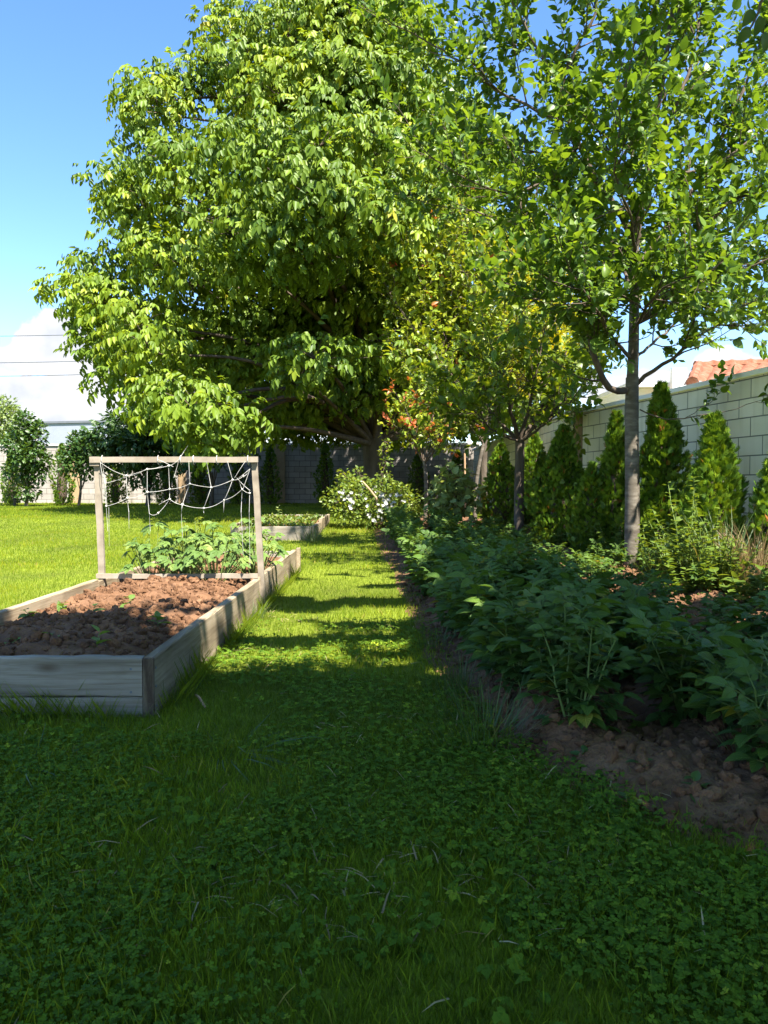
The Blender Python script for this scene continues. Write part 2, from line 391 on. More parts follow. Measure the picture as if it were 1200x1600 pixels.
def block_mat(name, c1, c2, mortar, dirt):
    m, nt, out = new_mat(name)
    uv = N(nt, 'ShaderNodeUVMap', uv_map='UVMap')
    br = N(nt, 'ShaderNodeTexBrick', offset=.5, squash=1.0)
    br.inputs['Scale'].default_value = 1; br.inputs['Brick Width'].default_value = .40; br.inputs['Row Height'].default_value = .20
    br.inputs['Mortar Size'].default_value = .007; br.inputs['Mortar Smooth'].default_value = .3; br.inputs['Bias'].default_value = 0
    br.inputs['Color1'].default_value = (*c1, 1); br.inputs['Color2'].default_value = (*c2, 1); br.inputs['Mortar'].default_value = (*mortar, 1)
    nt.links.new(uv.outputs[0], br.inputs['Vector'])
    ns = N(nt, 'ShaderNodeTexNoise', Scale=2.2, Detail=8.0); nt.links.new(uv.outputs[0], ns.inputs['Vector'])
    mr = N(nt, 'ShaderNodeMapRange'); mr.inputs['From Min'].default_value = .45; mr.inputs['From Max'].default_value = .8; mr.inputs['To Max'].default_value = .55
    nt.links.new(ns.outputs['Fac'], mr.inputs['Value'])
    mx = N(nt, 'ShaderNodeMix', data_type='RGBA', blend_type='MULTIPLY'); mx.inputs[7].default_value = (*dirt, 1)
    nt.links.new(mr.outputs[0], mx.inputs[0]); nt.links.new(br.outputs['Color'], mx.inputs[6])
    mp = N(nt, 'ShaderNodeMapping'); mp.inputs['Scale'].default_value = (5.5, .55, 1); nt.links.new(uv.outputs[0], mp.inputs['Vector'])
    n3 = N(nt, 'ShaderNodeTexNoise', Scale=1.0, Detail=7.0); nt.links.new(mp.outputs[0], n3.inputs['Vector'])
    mr3 = N(nt, 'ShaderNodeMapRange'); mr3.inputs['From Min'].default_value = .52; mr3.inputs['From Max'].default_value = .75; mr3.inputs['To Max'].default_value = .6; nt.links.new(n3.outputs['Fac'], mr3.inputs['Value'])
    mx3 = N(nt, 'ShaderNodeMix', data_type='RGBA', blend_type='MULTIPLY'); mx3.inputs[7].default_value = (.62, .60, .50, 1)
    nt.links.new(mr3.outputs[0], mx3.inputs[0]); nt.links.new(mx.outputs[2], mx3.inputs[6]); mx = mx3
    p = N(nt, 'ShaderNodeBsdfPrincipled', Roughness=.9); p.inputs['Specular IOR Level'].default_value = .15
    nt.links.new(mx.outputs[2], p.inputs['Base Color'])
    n2 = N(nt, 'ShaderNodeTexNoise', Scale=60.0, Detail=5.0); nt.links.new(uv.outputs[0], n2.inputs['Vector'])
    h = N(nt, 'ShaderNodeMath', operation='MULTIPLY_ADD'); h.inputs[1].default_value = -1.0
    k = N(nt, 'ShaderNodeMath', operation='MULTIPLY'); k.inputs[1].default_value = .25; nt.links.new(n2.outputs['Fac'], k.inputs[0])
    nt.links.new(br.outputs['Fac'], h.inputs[0]); nt.links.new(k.outputs[0], h.inputs[2])
    bp = N(nt, 'ShaderNodeBump', Strength=.8, Distance=.012); nt.links.new(h.outputs[0], bp.inputs['Height'])
    nt.links.new(bp.outputs[0], p.inputs['Normal'])
    nt.links.new(p.outputs[0], out.inputs['Surface'])
    return m
M['block_pale'] = block_mat('pale_block', (.66, .62, .48), (.75, .70, .55), (.20, .20, .17), (.72, .72, .62))
M['block_grey'] = block_mat('grey_block', (.27, .245, .225), (.33, .30, .275), (.10, .09, .08), (.6, .55, .48))

# lawn sheet
m, nt, out = new_mat('lawn_turf')
geo = N(nt, 'ShaderNodeNewGeometry')
n1 = N(nt, 'ShaderNodeTexNoise', Scale=.8, Detail=8.0); nt.links.new(geo.outputs['Position'], n1.inputs['Vector'])
n2 = N(nt, 'ShaderNodeTexNoise', Scale=38.0, Detail=6.0); nt.links.new(geo.outputs['Position'], n2.inputs['Vector'])
a = N(nt, 'ShaderNodeMath', operation='MULTIPLY_ADD'); a.inputs[1].default_value = .6; nt.links.new(n1.outputs['Fac'], a.inputs[0])
b = N(nt, 'ShaderNodeMath', operation='MULTIPLY'); b.inputs[1].default_value = .4; nt.links.new(n2.outputs['Fac'], b.inputs[0]); nt.links.new(b.outputs[0], a.inputs[2])
c = ramp(nt, a.outputs[0], [(.3, (.05, .06, .01)), (.5, (.11, .14, .014)), (.62, (.16, .2, .018)), (.8, (.2, .19, .05))])
p = N(nt, 'ShaderNodeBsdfPrincipled', Roughness=.95); p.inputs['Specular IOR Level'].default_value = .1
nt.links.new(c, p.inputs['Base Color'])
bp = N(nt, 'ShaderNodeBump', Strength=.8, Distance=.02); nt.links.new(n2.outputs['Fac'], bp.inputs['Height']); nt.links.new(bp.outputs[0], p.inputs['Normal'])
nt.links.new(p.outputs[0], out.inputs['Surface'])
M['lawn'] = m

# ------------------------------------------------------------------ ground
SOIL_EDGE = np.array([[-.25, 16.5], [-.10, 12.0], [.08, 9.0], [.20, 6.0], [.27, 4.0], [.42, 2.95], [.72, 2.32], [1.05, 2.05], [1.6, 1.85], [4.2, 1.6]])
def soil_depth(x, y):
    """signed distance-like: >0 inside the vegetable patch"""
    x = np.asarray(x, float); y = np.asarray(y, float)
    xe = np.interp(y, SOIL_EDGE[::-1, 1], SOIL_EDGE[::-1, 0])
    d = x - xe + .10 * (fbm(x * 2.2, y * 2.2, oct=3, seed=21) - .5)
    d = np.where((y > 16.5) | (y < 1.6), -1, d)
    return np.where(x > wall_x(y) + .3, -1, d)

def wall_x(y):
    y = np.asarray(y, float)
    return np.where(y < 12.35, 5.19 - .168 * y, 3.12)

def grid_sheet(xs, ys, zf):
    X, Y = np.meshgrid(xs, ys)
    Z = zf(X, Y)
    V = np.stack([X, Y, Z], -1).reshape(-1, 3)
    nx, ny = len(xs), len(ys)
    i = np.arange(ny - 1)[:, None] * nx + np.arange(nx - 1)[None]
    F = np.stack([i, i + 1, i + nx + 1, i + nx], -1).reshape(-1, 4)
    return V, F

xs = np.concatenate([np.array([-400, -200, -100, -60, -40, -30, -24]), np.arange(-20, 12.1, .5), np.array([15, 20, 30, 50, 100, 200, 400])])
ys = np.concatenate([np.array([-100, -50, -25, -14, -10]), np.arange(-8, 34.1, .5), np.array([38, 45, 60, 90, 150, 300, 600])])
V, F = grid_sheet(xs, ys, gz)
g = Geo().add(V, F)
tag(g.build('lawn', M['lawn']), 'mown green lawn running from the shade to the back wall', 'lawn', kind='structure')

# vegetable patch: lumpy sheet over the lawn
def soil_z(x, y):
    d = soil_depth(x, y)
    lump = .13 * (fbm(x * 3.1, y * 3.1, oct=5, seed=31, gain=.66) - .42) + .10 * np.abs(fbm(x * 10, y * 10, oct=4, seed=35, gain=.65) - .5)
    row = .05 * np.cos((x - .72 + .040 * (y - 3.2)) / .68 * 2 * np.pi) * sstep(2.4, 3.4, y)
    return gz(x, y) + np.where(d > 0, .010 + sstep(0, .35, d) * (.035 + lump + row), -.06 * sstep(0, .2, -d))
V, F = grid_sheet(np.arange(-.5, 4.6, .022), np.arange(1.5, 9.0, .022), soil_z)
d = soil_depth(V[:, 0], V[:, 1]); keep = (d[F] > -.06).any(1)
V2, F2 = grid_sheet(np.arange(-.6, 5.2, .08), np.arange(8.98, 16.5, .08), soil_z)
d2 = soil_depth(V2[:, 0], V2[:, 1]); keep2 = (d2[F2] > -.1).any(1)
g = Geo(); g.add(V, F[keep]); g.add(V2, F2[keep2])
tag(g.build('garden_soil', M['soil']), 'bare reddish brown soil of the vegetable patch', 'soil', kind='structure')

# clods
def ico(sub=1):
    import bmesh
    bm = bmesh.new(); bmesh.ops.create_icosphere(bm, subdivisions=sub, radius=1)
    V = np.array([v.co[:] for v in bm.verts]); F = np.array([[v.index for v in f.verts] for f in bm.faces]); bm.free()
    return V, F
ROCKS = []
for sub in (1, 1, 1, 1, 1, 1, 2, 2, 2, 2, 2, 2):
    V0, F0 = ico(sub); o_ = rng.uniform(0, 50, 3)
    k_ = .30 + 1.45 * fbm(V0[:, 0] * 1.5 + o_[0], V0[:, 1] * 1.5 + o_[1], V0[:, 2] * 1.5 + o_[2], oct=3, gain=.85)
    ROCKS.append((V0 * k_[:, None] * rng.uniform(.6, 1.3, 3), [F0], np.zeros((len(V0), 2))))
def clods(G, pos, size):
    """crumbs and lumps, each one of a dozen craggy shapes turned at random"""
    n = len(pos); kind = np.where(size > .016, rng.integers(6, 12, n), rng.integers(0, 6, n))
    for k in range(12):
        m_ = kind == k; c = int(m_.sum())
        scatter(G, ROCKS[k], pos[m_], rng.normal(size=(c, 3)), rng.normal(size=(c, 3)), size[m_], rng.uniform(.1, .6, c))
n = 42000
x = rng.uniform(.2, 4.2, n); y = 1.7 + rng.random(n) ** 1.7 * 6.5
ok = (soil_depth(x, y) > .03) & (np.abs(x) / y < .62)
x, y = x[ok][:9000], y[ok][:9000]
s = .004 + .030 * rng.random(len(x)) ** 5.0
g = Geo(); clods(g, np.stack([x, y, soil_z(x, y) + s * .12], 1), s)
tag(g.build('soil_clods', M['soil'], smooth=False), 'crumbled clods of brown earth lying over the vegetable patch', 'clods', kind='stuff')

# ------------------------------------------------------------------ raised beds
BX0, BX1, BY0, BY1, BH = -2.27, -.985, 3.32, 8.75, .258
def bed_inside(x, y, m=0.0):
    return ((x > BX0 - m) & (x < BX1 + m) & (y > BY0 - m) & (y < BY1 + m)) | ((x > -2.42 - m) & (x < -1.10 + m) & (y > 12.3 - m) & (y < 15.8 + m))

def board(lo, hi, rnd=.5):
    """plank with eased edges that bows and waves a little along its length"""
    lo = np.array(lo, float); hi = np.array(hi, float); ax = int(np.argmax(hi - lo)); o1, o2 = [i for i in range(3) if i != ax]
    n = 28; t = np.linspace(0, 1, n); e = .006
    h1, h2 = (hi[o1] - lo[o1]) / 2, (hi[o2] - lo[o2]) / 2
    sec = [(-h1 + e, -h2), (h1 - e, -h2), (h1, -h2 + e), (h1, h2 - e), (h1 - e, h2), (-h1 + e, h2), (-h1, h2 - e), (-h1, -h2 + e)]
    sd = rng.uniform(0, 90); V = []
    for k in range(n):
        for j, (a_, b_) in enumerate(sec):
            p_ = np.zeros(3); p_[ax] = lo[ax] + (hi[ax] - lo[ax]) * t[k]
            w1 = .010 * (float(fbm(t[k] * 3 + sd, .5, oct=2)) - .5); w2 = .016 * (float(fbm(t[k] * 3 + sd, 9.5, oct=3)) - .5)
            ch = .005 * (float(noise(t[k] * 31 + sd, j * 3.7)) - .5)
            p_[o1] = (lo[o1] + hi[o1]) / 2 + a_ + w1 + ch; p_[o2] = (lo[o2] + hi[o2]) / 2 + b_ + w2 + ch; V.append(p_)
    F = [[k * 8 + j, k * 8 + (j + 1) % 8, k * 8 + 8 + (j + 1) % 8, k * 8 + 8 + j] for k in range(n - 1) for j in range(8)]
    G = Geo(); G.add(np.array(V), np.array(F), rnd)
    G.add(np.array(V[:8]), np.arange(8)[None, ::-1], rnd); G.add(np.array(V[-8:]), np.arange(8)[None], rnd)
    return G
def screws(name, pts, axis, parent):
    for p_ in pts:
        G = Geo(); d_ = np.zeros(3); d_[axis[0]] = axis[1]
        tube(G, np.array([np.array(p_) - d_ * .01, np.array(p_) + d_ * .0015]), .0055, 8, caps=True); G.build(name, M['metaldark'], parent, smooth=False)
bed = empty('raised_bed', (BX1, BY0, 0), 'long weathered timber raised bed in front, filled with dark turned soil', 'raised bed')
board((BX0 + .05, BY0, .088), (BX1 - .052, BY0 + .048, BH), .35).build('front_board', M['board_x'], bed, smooth=False)
board((BX0 + .05, BY0 + .004, -.05), (BX1 - .052, BY0 + .050, .084), .6).build('front_board', M['board_x'], bed, smooth=False)
for i, (y0, y1, dz, dx) in enumerate([(BY0 + .012, 6.14, 0, 0), (6.145, 8.72, .012, .006)]):
    board((BX1 - .05 + dx, y0, -.05), (BX1 + dx, y1, BH + dz), .6 + .2 * i).build('side_board', M['board'], bed, smooth=False)
g = Geo(); box(g, (BX1 - .049, BY0 - .004, -.05), (BX1 - .001, BY0 + .011, BH - .002), bev=.003); g.build('board_end', M['endgrain'], bed, smooth=False)
board((BX0, BY0, -.05), (BX0 + .048, 6.05, BH), .7).build('side_board', M['board'], bed, smooth=False)
board((BX0 + .008, 6.055, -.05), (BX0 + .054, 8.72, BH - .01), .5).build('side_board', M['board'], bed, smooth=False)
board((BX0 + .056, BY1 - .075, -.05), (BX1 - .046, BY1 - .03, BH), .5).build('back_board', M['board_x'], bed, smooth=False)
g = Geo(); box(g, (BX1 + .008, 8.66, -.05), (BX1 + .05, 8.74, BH + .035), bev=.004, rnd=.8); g.build('corner_post', M['board'], bed, smooth=False)

screws('screw', [(BX1 + .001, BY0 + .025, z_) for z_ in (.045, .13, .21)] + [(BX1 + .001, 6.10, z_) for z_ in (.10, .2)], (0, 1), bed)
screws('screw', [(BX1 - .10, BY0 - .001, z_) for z_ in (.11, .21)], (1, -1), bed)

def bed_soil_z(x, y):
    e = np.minimum(np.minimum(x - BX0, BX1 - x), np.minimum(y - BY0, BY1 - y))
    return .175 + .055 * sstep(0.05, .35, e) + .11 * (fbm(x * 4.2, y * 4.2, oct=5, seed=61, gain=.62) - .48) * sstep(.04, .2, e) + .07 * np.abs(fbm(x * 13, y * 13, oct=4, seed=65, gain=.65) - .5)
V, F = grid_sheet(np.arange(BX0 + .045, BX1 - .04, .022), np.arange(BY0 + .045, BY1 - .07, .022), bed_soil_z)
g = Geo(); g.add(V, F)
tag(g.build('bed_soil', M['soil']), 'dark turned soil filling the long raised bed', 'soil', kind='stuff')
n = 3800
x = rng.uniform(BX0 + .09, BX1 - .09, n); y = rng.uniform(BY0 + .08, 7.6, n); s = .006 + .032 * rng.random(n) ** 4.0
g = Geo(); clods(g, np.stack([x, y, bed_soil_z(x, y) + s * .12], 1), s)
tag(g.build('bed_clods', M['soil'], smooth=False), 'lumps of dry brown earth on the soil of the long raised bed', 'clods', kind='stuff')

bed2 = empty('raised_bed', (-1.10, 12.3, .05), 'low weathered timber raised bed farther back on the lawn, covered in small weeds', 'raised bed')
board((-2.42, 12.3, 0), (-1.152, 12.345, .335), .7).build('front_board', M['board_x'], bed2, smooth=False)
board((-1.15, 12.31, 0), (-1.10, 13.7, .345), .7).build('side_board', M['board'], bed2, smooth=False)
board((-1.145, 13.705, 0.1), (-1.095, 15.8, .40), .8).build('side_board', M['board'], bed2, smooth=False)
board((-2.42, 12.347, 0), (-2.372, 15.8, .37), .6).build('side_board', M['board'], bed2, smooth=False)
board((-2.37, 15.74, .1), (-1.15, 15.79, .39), .6).build('back_board', M['board_x'], bed2, smooth=False)
V, F = grid_sheet(np.arange(-2.38, -1.13, .05), np.arange(12.33, 15.76, .05), lambda x, y: .30 + .015 * (y - 12.3) + .09 * (fbm(x * 4, y * 4, oct=4, seed=71) - .5))
g = Geo(); g.add(V, F)
tag(g.build('bed_soil', M['soil']), 'pale dry soil in the farther raised bed', 'soil', kind='stuff')

# ------------------------------------------------------------------ trellis frame and net
FY = 6.17
fr = empty('bean_trellis', (BX1, FY, 0), 'grey timber frame of two posts and a crossbar standing over the raised bed', 'trellis')
def lath(name, a, b, w, d, mat='lath', parent=fr, rnd=.5):
    a = np.asarray(a, float); b = np.asarray(b, float); t = nrm(b - a)
    ref = np.array([0, 1., 0]); s = nrm(np.cross(t, ref)); u = np.cross(s, t)
    G = Geo()
    V = []
    n = 9
    for k in range(n):
        c = a + (b - a) * k / (n - 1) + (rng.random(3) - .5) * .004
        V += [c - s * w / 2 - u * d / 2, c + s * w / 2 - u * d / 2, c + s * w / 2 + u * d / 2, c - s * w / 2 + u * d / 2]
    F = []
    for k in range(n - 1):
        for j in range(4): F.append([k * 4 + j, k * 4 + (j + 1) % 4, k * 4 + 4 + (j + 1) % 4, k * 4 + 4 + j])
    F += [[3, 2, 1, 0], [n * 4 - 4, n * 4 - 3, n * 4 - 2, n * 4 - 1]]
    G.add(np.array(V), np.array(F), rnd)
    return G.build(name, M[mat], parent, smooth=False)
tl, tr = P(152, 724, FY), P(398, 722, FY)
lath('post', [tl[0] + .03, FY, BH - .06], [tl[0], FY, tl[2]], .048, .03, rnd=.6)
lath('post', [BX1 + .022, FY + .0, .06], [tr[0], FY, tr[2]], .046, .03, rnd=.4)
lath('top_bar', P(141, 718.5, FY - .035) , P(403, 718, FY - .035), .044, .03, rnd=.7)
lath('bottom_bar', [BX0 + .0, FY - .02, BH + .018], [BX1 - .01, FY - .02, BH + .022], .036, .03, rnd=.8)
g = Geo(); box(g, P(141, 728, FY - .02) + [0, -.02, -.0], P(156, 716, FY - .02) + [0, .01, .012]); 
g.build('corner_block', M['lath'], fr, smooth=False)

G = Geo()
def Z(x, y, dy=0.0):   # net knots, in the plane of the frame
    return P(x / 3, 600 + y / 3, FY - .06 + dy)
def cord(a, b, sag=6, r=.0019):
    a = np.array(a, float); b = np.array(b, float); t = np.linspace(0, 1, 9)
    q = a[None] * (1 - t[:, None]) + b[None] * t[:, None]
    q[:, 1] += sag * np.sin(np.pi * t)
    dy = rng.uniform(-.03, .03)
    tube(G, [Z(u, v, dy * math.sin(math.pi * k / 8)) for k, (u, v) in enumerate(q)], r, 5, rnd=rng.random())
A = [(470, 368), (592, 430), (690, 400), (790, 384), (840, 352)]
B = [(486, 467), (597, 432), (688, 398), (762, 384)]
Bk = [(498, 573), (597, 535), (690, 507), (795, 493), (890, 468), (990, 485), (1090, 450), (1140, 432), (1172, 398)]
Ck = [(700, 608), (742, 605), (795, 540), (855, 566), (955, 582), (1050, 545), (1135, 494), (1170, 512)]
for L in (A, B, Bk, Ck):
    for a_, b_ in zip(L[:-1], L[1:]): cord(a_, b_, rng.uniform(2, 9))
for a_, b_ in [((470, 368), (486, 467)), ((486, 467), (498, 573)), ((478, 366), (494, 470)), ((494, 470), (502, 575)), ((592, 430), (597, 535)), ((690, 400), (690, 507)), ((790, 384), (795, 493)),
               ((885, 360), (890, 468)), ((968, 362), (990, 485)), ((1066, 362), (1090, 450)), ((690, 507), (700, 608)), ((795, 493), (795, 540)),
               ((890, 468), (855, 566)), ((990, 485), (955, 582)), ((1090, 450), (1050, 545)), ((1100, 440), (1150, 362)), ((1110, 440), (1172, 500)), ((1120, 450), (1135, 494)),
               ((1172, 398), (1120, 440)), ((1172, 398), (1140, 490)), ((795, 540), (745, 566)), ((597, 535), (604, 600)), ((855, 566), (850, 606)), ((955, 582), (955, 604)),
               ((1050, 545), (1048, 602)), ((1135, 494), (1130, 600)), ((1170, 512), (1168, 600)), ((840, 352), (815, 440)), ((840, 352), (880, 290)), ((740, 354), (812, 388))]:
    cord(a_, b_, rng.uniform(-4, 6))
for a_, b_ in [((498, 573), (505, 690)), ((604, 600), (605, 680)), ((510, 575), (512, 760)), ((1130, 600), (1140, 800)), ((1168, 600), (1172, 850)), ((850, 606), (856, 720)), ((700, 608), (705, 690))]:
    cord(a_, b_, rng.uniform(-4, 8), r=.0013)
for (u, v) in Bk[:-1] + Ck[1:] + A[1:4]:
    V0, F0 = ico(1); G.add(V0 * .011 * rng.uniform(.7, 1.2, 3) + Z(u, v), F0)
# twine tied round the bar
for u in (478, 740, 845, 905, 1015, 1160):
    th = np.linspace(0, 2 * np.pi, 9)
    c = Z(u, 357, .03)
    tube(G, np.stack([c[0] + th * .002, c[1] + .033 * np.cos(th), c[2] + .036 * np.sin(th)], 1), .0034, 4)
tag(G.build('trellis_net', M['twine']), 'torn white twine netting hanging slack from the timber crossbar', 'net')

# ------------------------------------------------------------------ leaves on twigs
TB = T_blade(.46, .08, .16)
TL = T_leaf(.6, .08, .2)

def perp(t):
    r = rng.normal(size=t.shape); r -= (r * t).sum(-1, keepdims=True) * t
    return nrm(r)

def grow(limbs, wood, side_per_m, side_len, twig_per_m, twig_len, leaf_gap, up=.35, side_r=.012, twig_r=.0035, ang=.9, droop=.0, env=None):
    """limbs -> side branches -> twigs -> leaf sites; wood gets the tubes"""
    pos, dr, tip, tid = [], [], [], []
    nt_ = 0
    def twig(p, d, L):
        nonlocal nt_
        k = 5; q = [p]; d = nrm(d)
        for i in range(k):
            d = nrm(d + rng.normal(0, .16, 3) + np.array([0, 0, up * .25 - droop * .3]))
            q.append(q[-1] + d * L / k)
        q = np.array(q)
        tube(wood, q, np.linspace(twig_r, twig_r * .4, k + 1), 3, rnd=rng.random())
        m = max(2, int(L / leaf_gap))
        t = np.linspace(.12, 1, m); idx = t * k
        i0 = np.minimum(idx.astype(int), k - 1); f = (idx - i0)[:, None]
        pp = q[i0] * (1 - f) + q[i0 + 1] * f
        tt = nrm(q[i0 + 1] - q[i0])
        rd = perp(tt)
        pos.append(pp); dr.append(nrm(tt * .65 + rd * .8 + np.array([0, 0, -droop]))); tip.append(t); tid.append(np.full(m, rng.random()))
        nt_ += 1
    def side(p, d, L, r):
        k = 6; q = [p]; d = nrm(d)
        for i in range(k):
            d = nrm(d + rng.normal(0, .14, 3) + np.array([0, 0, up * .3 - droop * .15]))
            q.append(q[-1] + d * L / k)
        q = np.array(q)
        if env is not None and not env(q[-1]): return
        tube(wood, q, np.linspace(r, max(r * .3, twig_r), k + 1), 5, rnd=rng.random())
        m = max(2, int(L * twig_per_m * rng.uniform(.7, 1.3)))
        for t in np.linspace(.15, .98, m):
            i = min(int(t * k), k - 1); pt = q[i] + (q[i + 1] - q[i]) * (t * k - i); tg = nrm(q[i + 1] - q[i])
            twig(pt, tg * .75 + perp(tg) * .85 + np.array([0, 0, up * .3]), twig_len * rng.uniform(.5, 1.25))
        twig(q[-1], d, twig_len)
    for L in limbs:
        pts = smooth_path(L['p'], .12)
        if L.get('wob', 1): pts[1:-1] += rng.normal(0, .008, pts[1:-1].shape)
        seg = np.concatenate([[0], np.cumsum(np.linalg.norm(np.diff(pts, axis=0), axis=1))]); tot = seg[-1]
        rad = np.interp(seg / tot, [0, 1], [L['r0'], L['r1']])
        tube(L.get('geo', wood), pts, rad, L.get('sides', 8), rnd=.5)
        bare = L.get('bare', .15)
        if bare >= 1: continue
        m = max(1, int(tot * (1 - bare) * side_per_m * L.get('dens', 1)))
        for t in bare + (1 - bare) * (np.arange(m) + rng.random(m)) / m:
            i = min(np.searchsorted(seg, t * tot), len(pts) - 1); i0 = max(i - 1, 0)
            tg = nrm(pts[i] - pts[i0] if i > i0 else pts[1] - pts[0])
            d = tg * math.cos(ang) + perp(tg) * math.sin(ang) + np.array([0, 0, up * .5])
            side(pts[i], d, side_len * rng.uniform(.55, 1.3) * (1 - .35 * t), min(side_r, rad[i] * .6))
        side(pts[-1], nrm(pts[-1] - pts[-2]), side_len * .8, min(side_r, L['r1']))
    return np.concatenate(pos), np.concatenate(dr), np.concatenate(tip), np.concatenate(tid)

def leaf_normals(d, jit=.5):
    return nrm(np.array([0, 0, 1.0]) + rng.normal(0, jit, d.shape))

def make_tree(name, label, cat, base, limbs, mats, T, leaf, kw, rndf=None, group=None, trunk=None, jit=.55):
    o = empty(name, base, label, cat, group)
    wood = Geo(); tr_ = Geo()
    for L in limbs:
        if L.get('trunk'): L['geo'] = tr_
    pos, d, tip, tid = grow(limbs, wood, **kw)
    tr_.build('trunk', M[mats[0]], o)
    wood.build('branches', M[mats[1]], o)
    lv = Geo()
    n = len(pos)
    rn = np.clip(.2 + .5 * rng.random(n) + .25 * (tid - .3), 0, 1) if rndf is None else rndf(pos, tip, tid, n)
    sz = leaf * np.clip(rng.normal(.9, .24, n), .35, 1.4); kind = rng.integers(0, 3, n); nn = leaf_normals(d, jit)
    for kk, TT in enumerate((T, T_leaf(.5, .16, .42), T_leaf(.66, -.05, -.12))):
        k_ = kind == kk; scatter(lv, TT, pos[k_], d[k_], nn[k_], sz[k_], rn[k_])
    lv.build('foliage', M[mats[2]], o)
    return o, n

counts = {}
rng = np.random.default_rng(4)
# --- tree standing in the vegetable patch on the right
Y1 = 8.6
def q(px, py, dy=0): return P(px, py, Y1 + dy)
b1 = np.array([q(988, 800)[0], Y1, float(gz(2.7, Y1))])
L1 = [
    dict(p=[b1 - [0, 0, .1], b1 + [0, 0, .25], q(988, 760), q(987, 660), q(988, 590)], r0=.084, r1=.070, bare=1, trunk=1, sides=14, wob=0),
    dict(p=[q(988, 592), q(990, 540), q(991, 470), q(992, 385)], r0=.062, r1=.045, bare=.4, dens=.8, trunk=1, sides=10, wob=0),
    dict(p=[q(992, 387), q(1000, 330, -.1), q(1014, 250, -.2), q(1030, 150, -.3), q(1046, 50, -.4), q(1058, -60, -.4), q(1064, -140, -.5)], r0=.04, r1=.012),
    dict(p=[q(990, 375), q(960, 320), q(930, 280, .1), q(905, 225, .1), q(885, 180, .2), q(878, 130, .2), q(900, 80, .1), q(930, 20, 0), q(940, -60, 0)], r0=.038, r1=.01),
    dict(p=[q(980, 610), q(950, 605, -.2), q(930, 560, -.4), q(920, 500, -.5), q(910, 430, -.6), q(890, 350, -.7)], r0=.04, r1=.012, dens=1.1),
    dict(p=[q(992, 505), q(1038, 470, -.2), q(1075, 420, -.4), q(1096, 370, -.5), q(1135, 320, -.6), q(1200, 288, -.7), q(1270, 250, -.7)], r0=.036, r1=.01),
    dict(p=[q(996, 600), q(1022, 578, -.1), q(1052, 560, -.2), q(1080, 535, -.3), q(1120, 505, -.4), q(1180, 470, -.4)], r0=.024, r1=.007, dens=.8),
    dict(p=[q(991, 470), q(940, 466, -.4), q(880, 468, -.8), q(820, 466, -1.1)], r0=.02, r1=.007),
    dict(p=[q(992, 395), q(920, 385, .3), q(850, 372, .5), q(760, 335, .7), q(690, 322, .8)], r0=.026, r1=.006, dens=.75),
    dict(p=[q(890, 190, .2), q(840, 172, .3), q(790, 150, .4), q(730, 105, .5), q(650, 55, .6), q(570, 15, .6)], r0=.02, r1=.005, dens=.8, bare=.05),
    dict(p=[q(1012, 255, -.2), q(1050, 180, 0), q(1080, 100, .1), q(1095, 20, .2), q(1105, -80, .3)], r0=.024, r1=.007),
    dict(p=[q(1098, 370, -.5), q(1145, 420, -.7), q(1190, 410, -.9), q(1240, 380, -1)], r0=.014, r1=.005),
    dict(p=[q(993, 420), q(1060, 330, .5), q(1120, 230, .8), q(1170, 120, 1), q(1200, 30, 1.1), q(1220, -60, 1.1)], r0=.03, r1=.008),
    dict(p=[q(993, 330), q(960, 230, -.8), q(980, 120, -1.1), q(1000, 20, -1.2)], r0=.024, r1=.007),
    dict(p=[q(905, 230, .1), q(850, 240, .6), q(790, 230, .9), q(720, 215, 1.1)], r0=.018, r1=.005),
    dict(p=[q(878, 135, .2), q(830, 60, .1), q(790, -20, 0), q(770, -80, 0)], r0=.016, r1=.005),
    dict(p=[q(1010, 280, .1), q(1110, 260, .2), q(1200, 200, .2), q(1290, 150, .2)], r0=.02, r1=.005),
    dict(p=[q(985, 560), q(950, 520, -.7), q(925, 470, -1.2), q(890, 420, -1.5)], r0=.022, r1=.006),
    dict(p=[q(990, 520), q(1010, 480, -.8), q(1050, 440, -1.2), q(1090, 430, -1.5)], r0=.022, r1=.006),
    dict(p=[q(992, 480), q(1020, 430, .8), q(1080, 400, 1.3), q(1150, 360, 1.6)], r0=.022, r1=.006),
    dict(p=[q(990, 450), q(960, 400, .9), q(900, 330, 1.4), q(840, 290, 1.7)], r0=.022, r1=.006),
    dict(p=[q(992, 420), q(985, 340, -1), q(960, 270, -1.4), q(970, 190, -1.6)], r0=.022, r1=.006),
    dict(p=[q(992, 560), q(1040, 520, .6), q(1100, 480, 1.0), q(1170, 520, 1.2)], r0=.018, r1=.005),
    dict(p=[q(905, 230), q(820, 300, -.5), q(750, 290, -.8), q(680, 250, -.9)], r0=.016, r1=.005),
    dict(p=[q(1000, 640), q(1040, 655, -.3), q(1095, 650, -.5), q(1150, 640, -.7), q(1180, 628, -.8)], r0=.008, r1=.003, dens=.35, bare=.3),
]
o, counts['plum'] = make_tree('fruit_tree', 'tall fruit tree with a slim grey trunk rising from the vegetable patch on the right', 'tree', b1, L1, ('plumbark', 'twig', 'plum'), TL, .098,
    dict(side_per_m=8.4, side_len=.74, twig_per_m=11.5, twig_len=.32, leaf_gap=.029, up=.35, side_r=.012, twig_r=.0032))

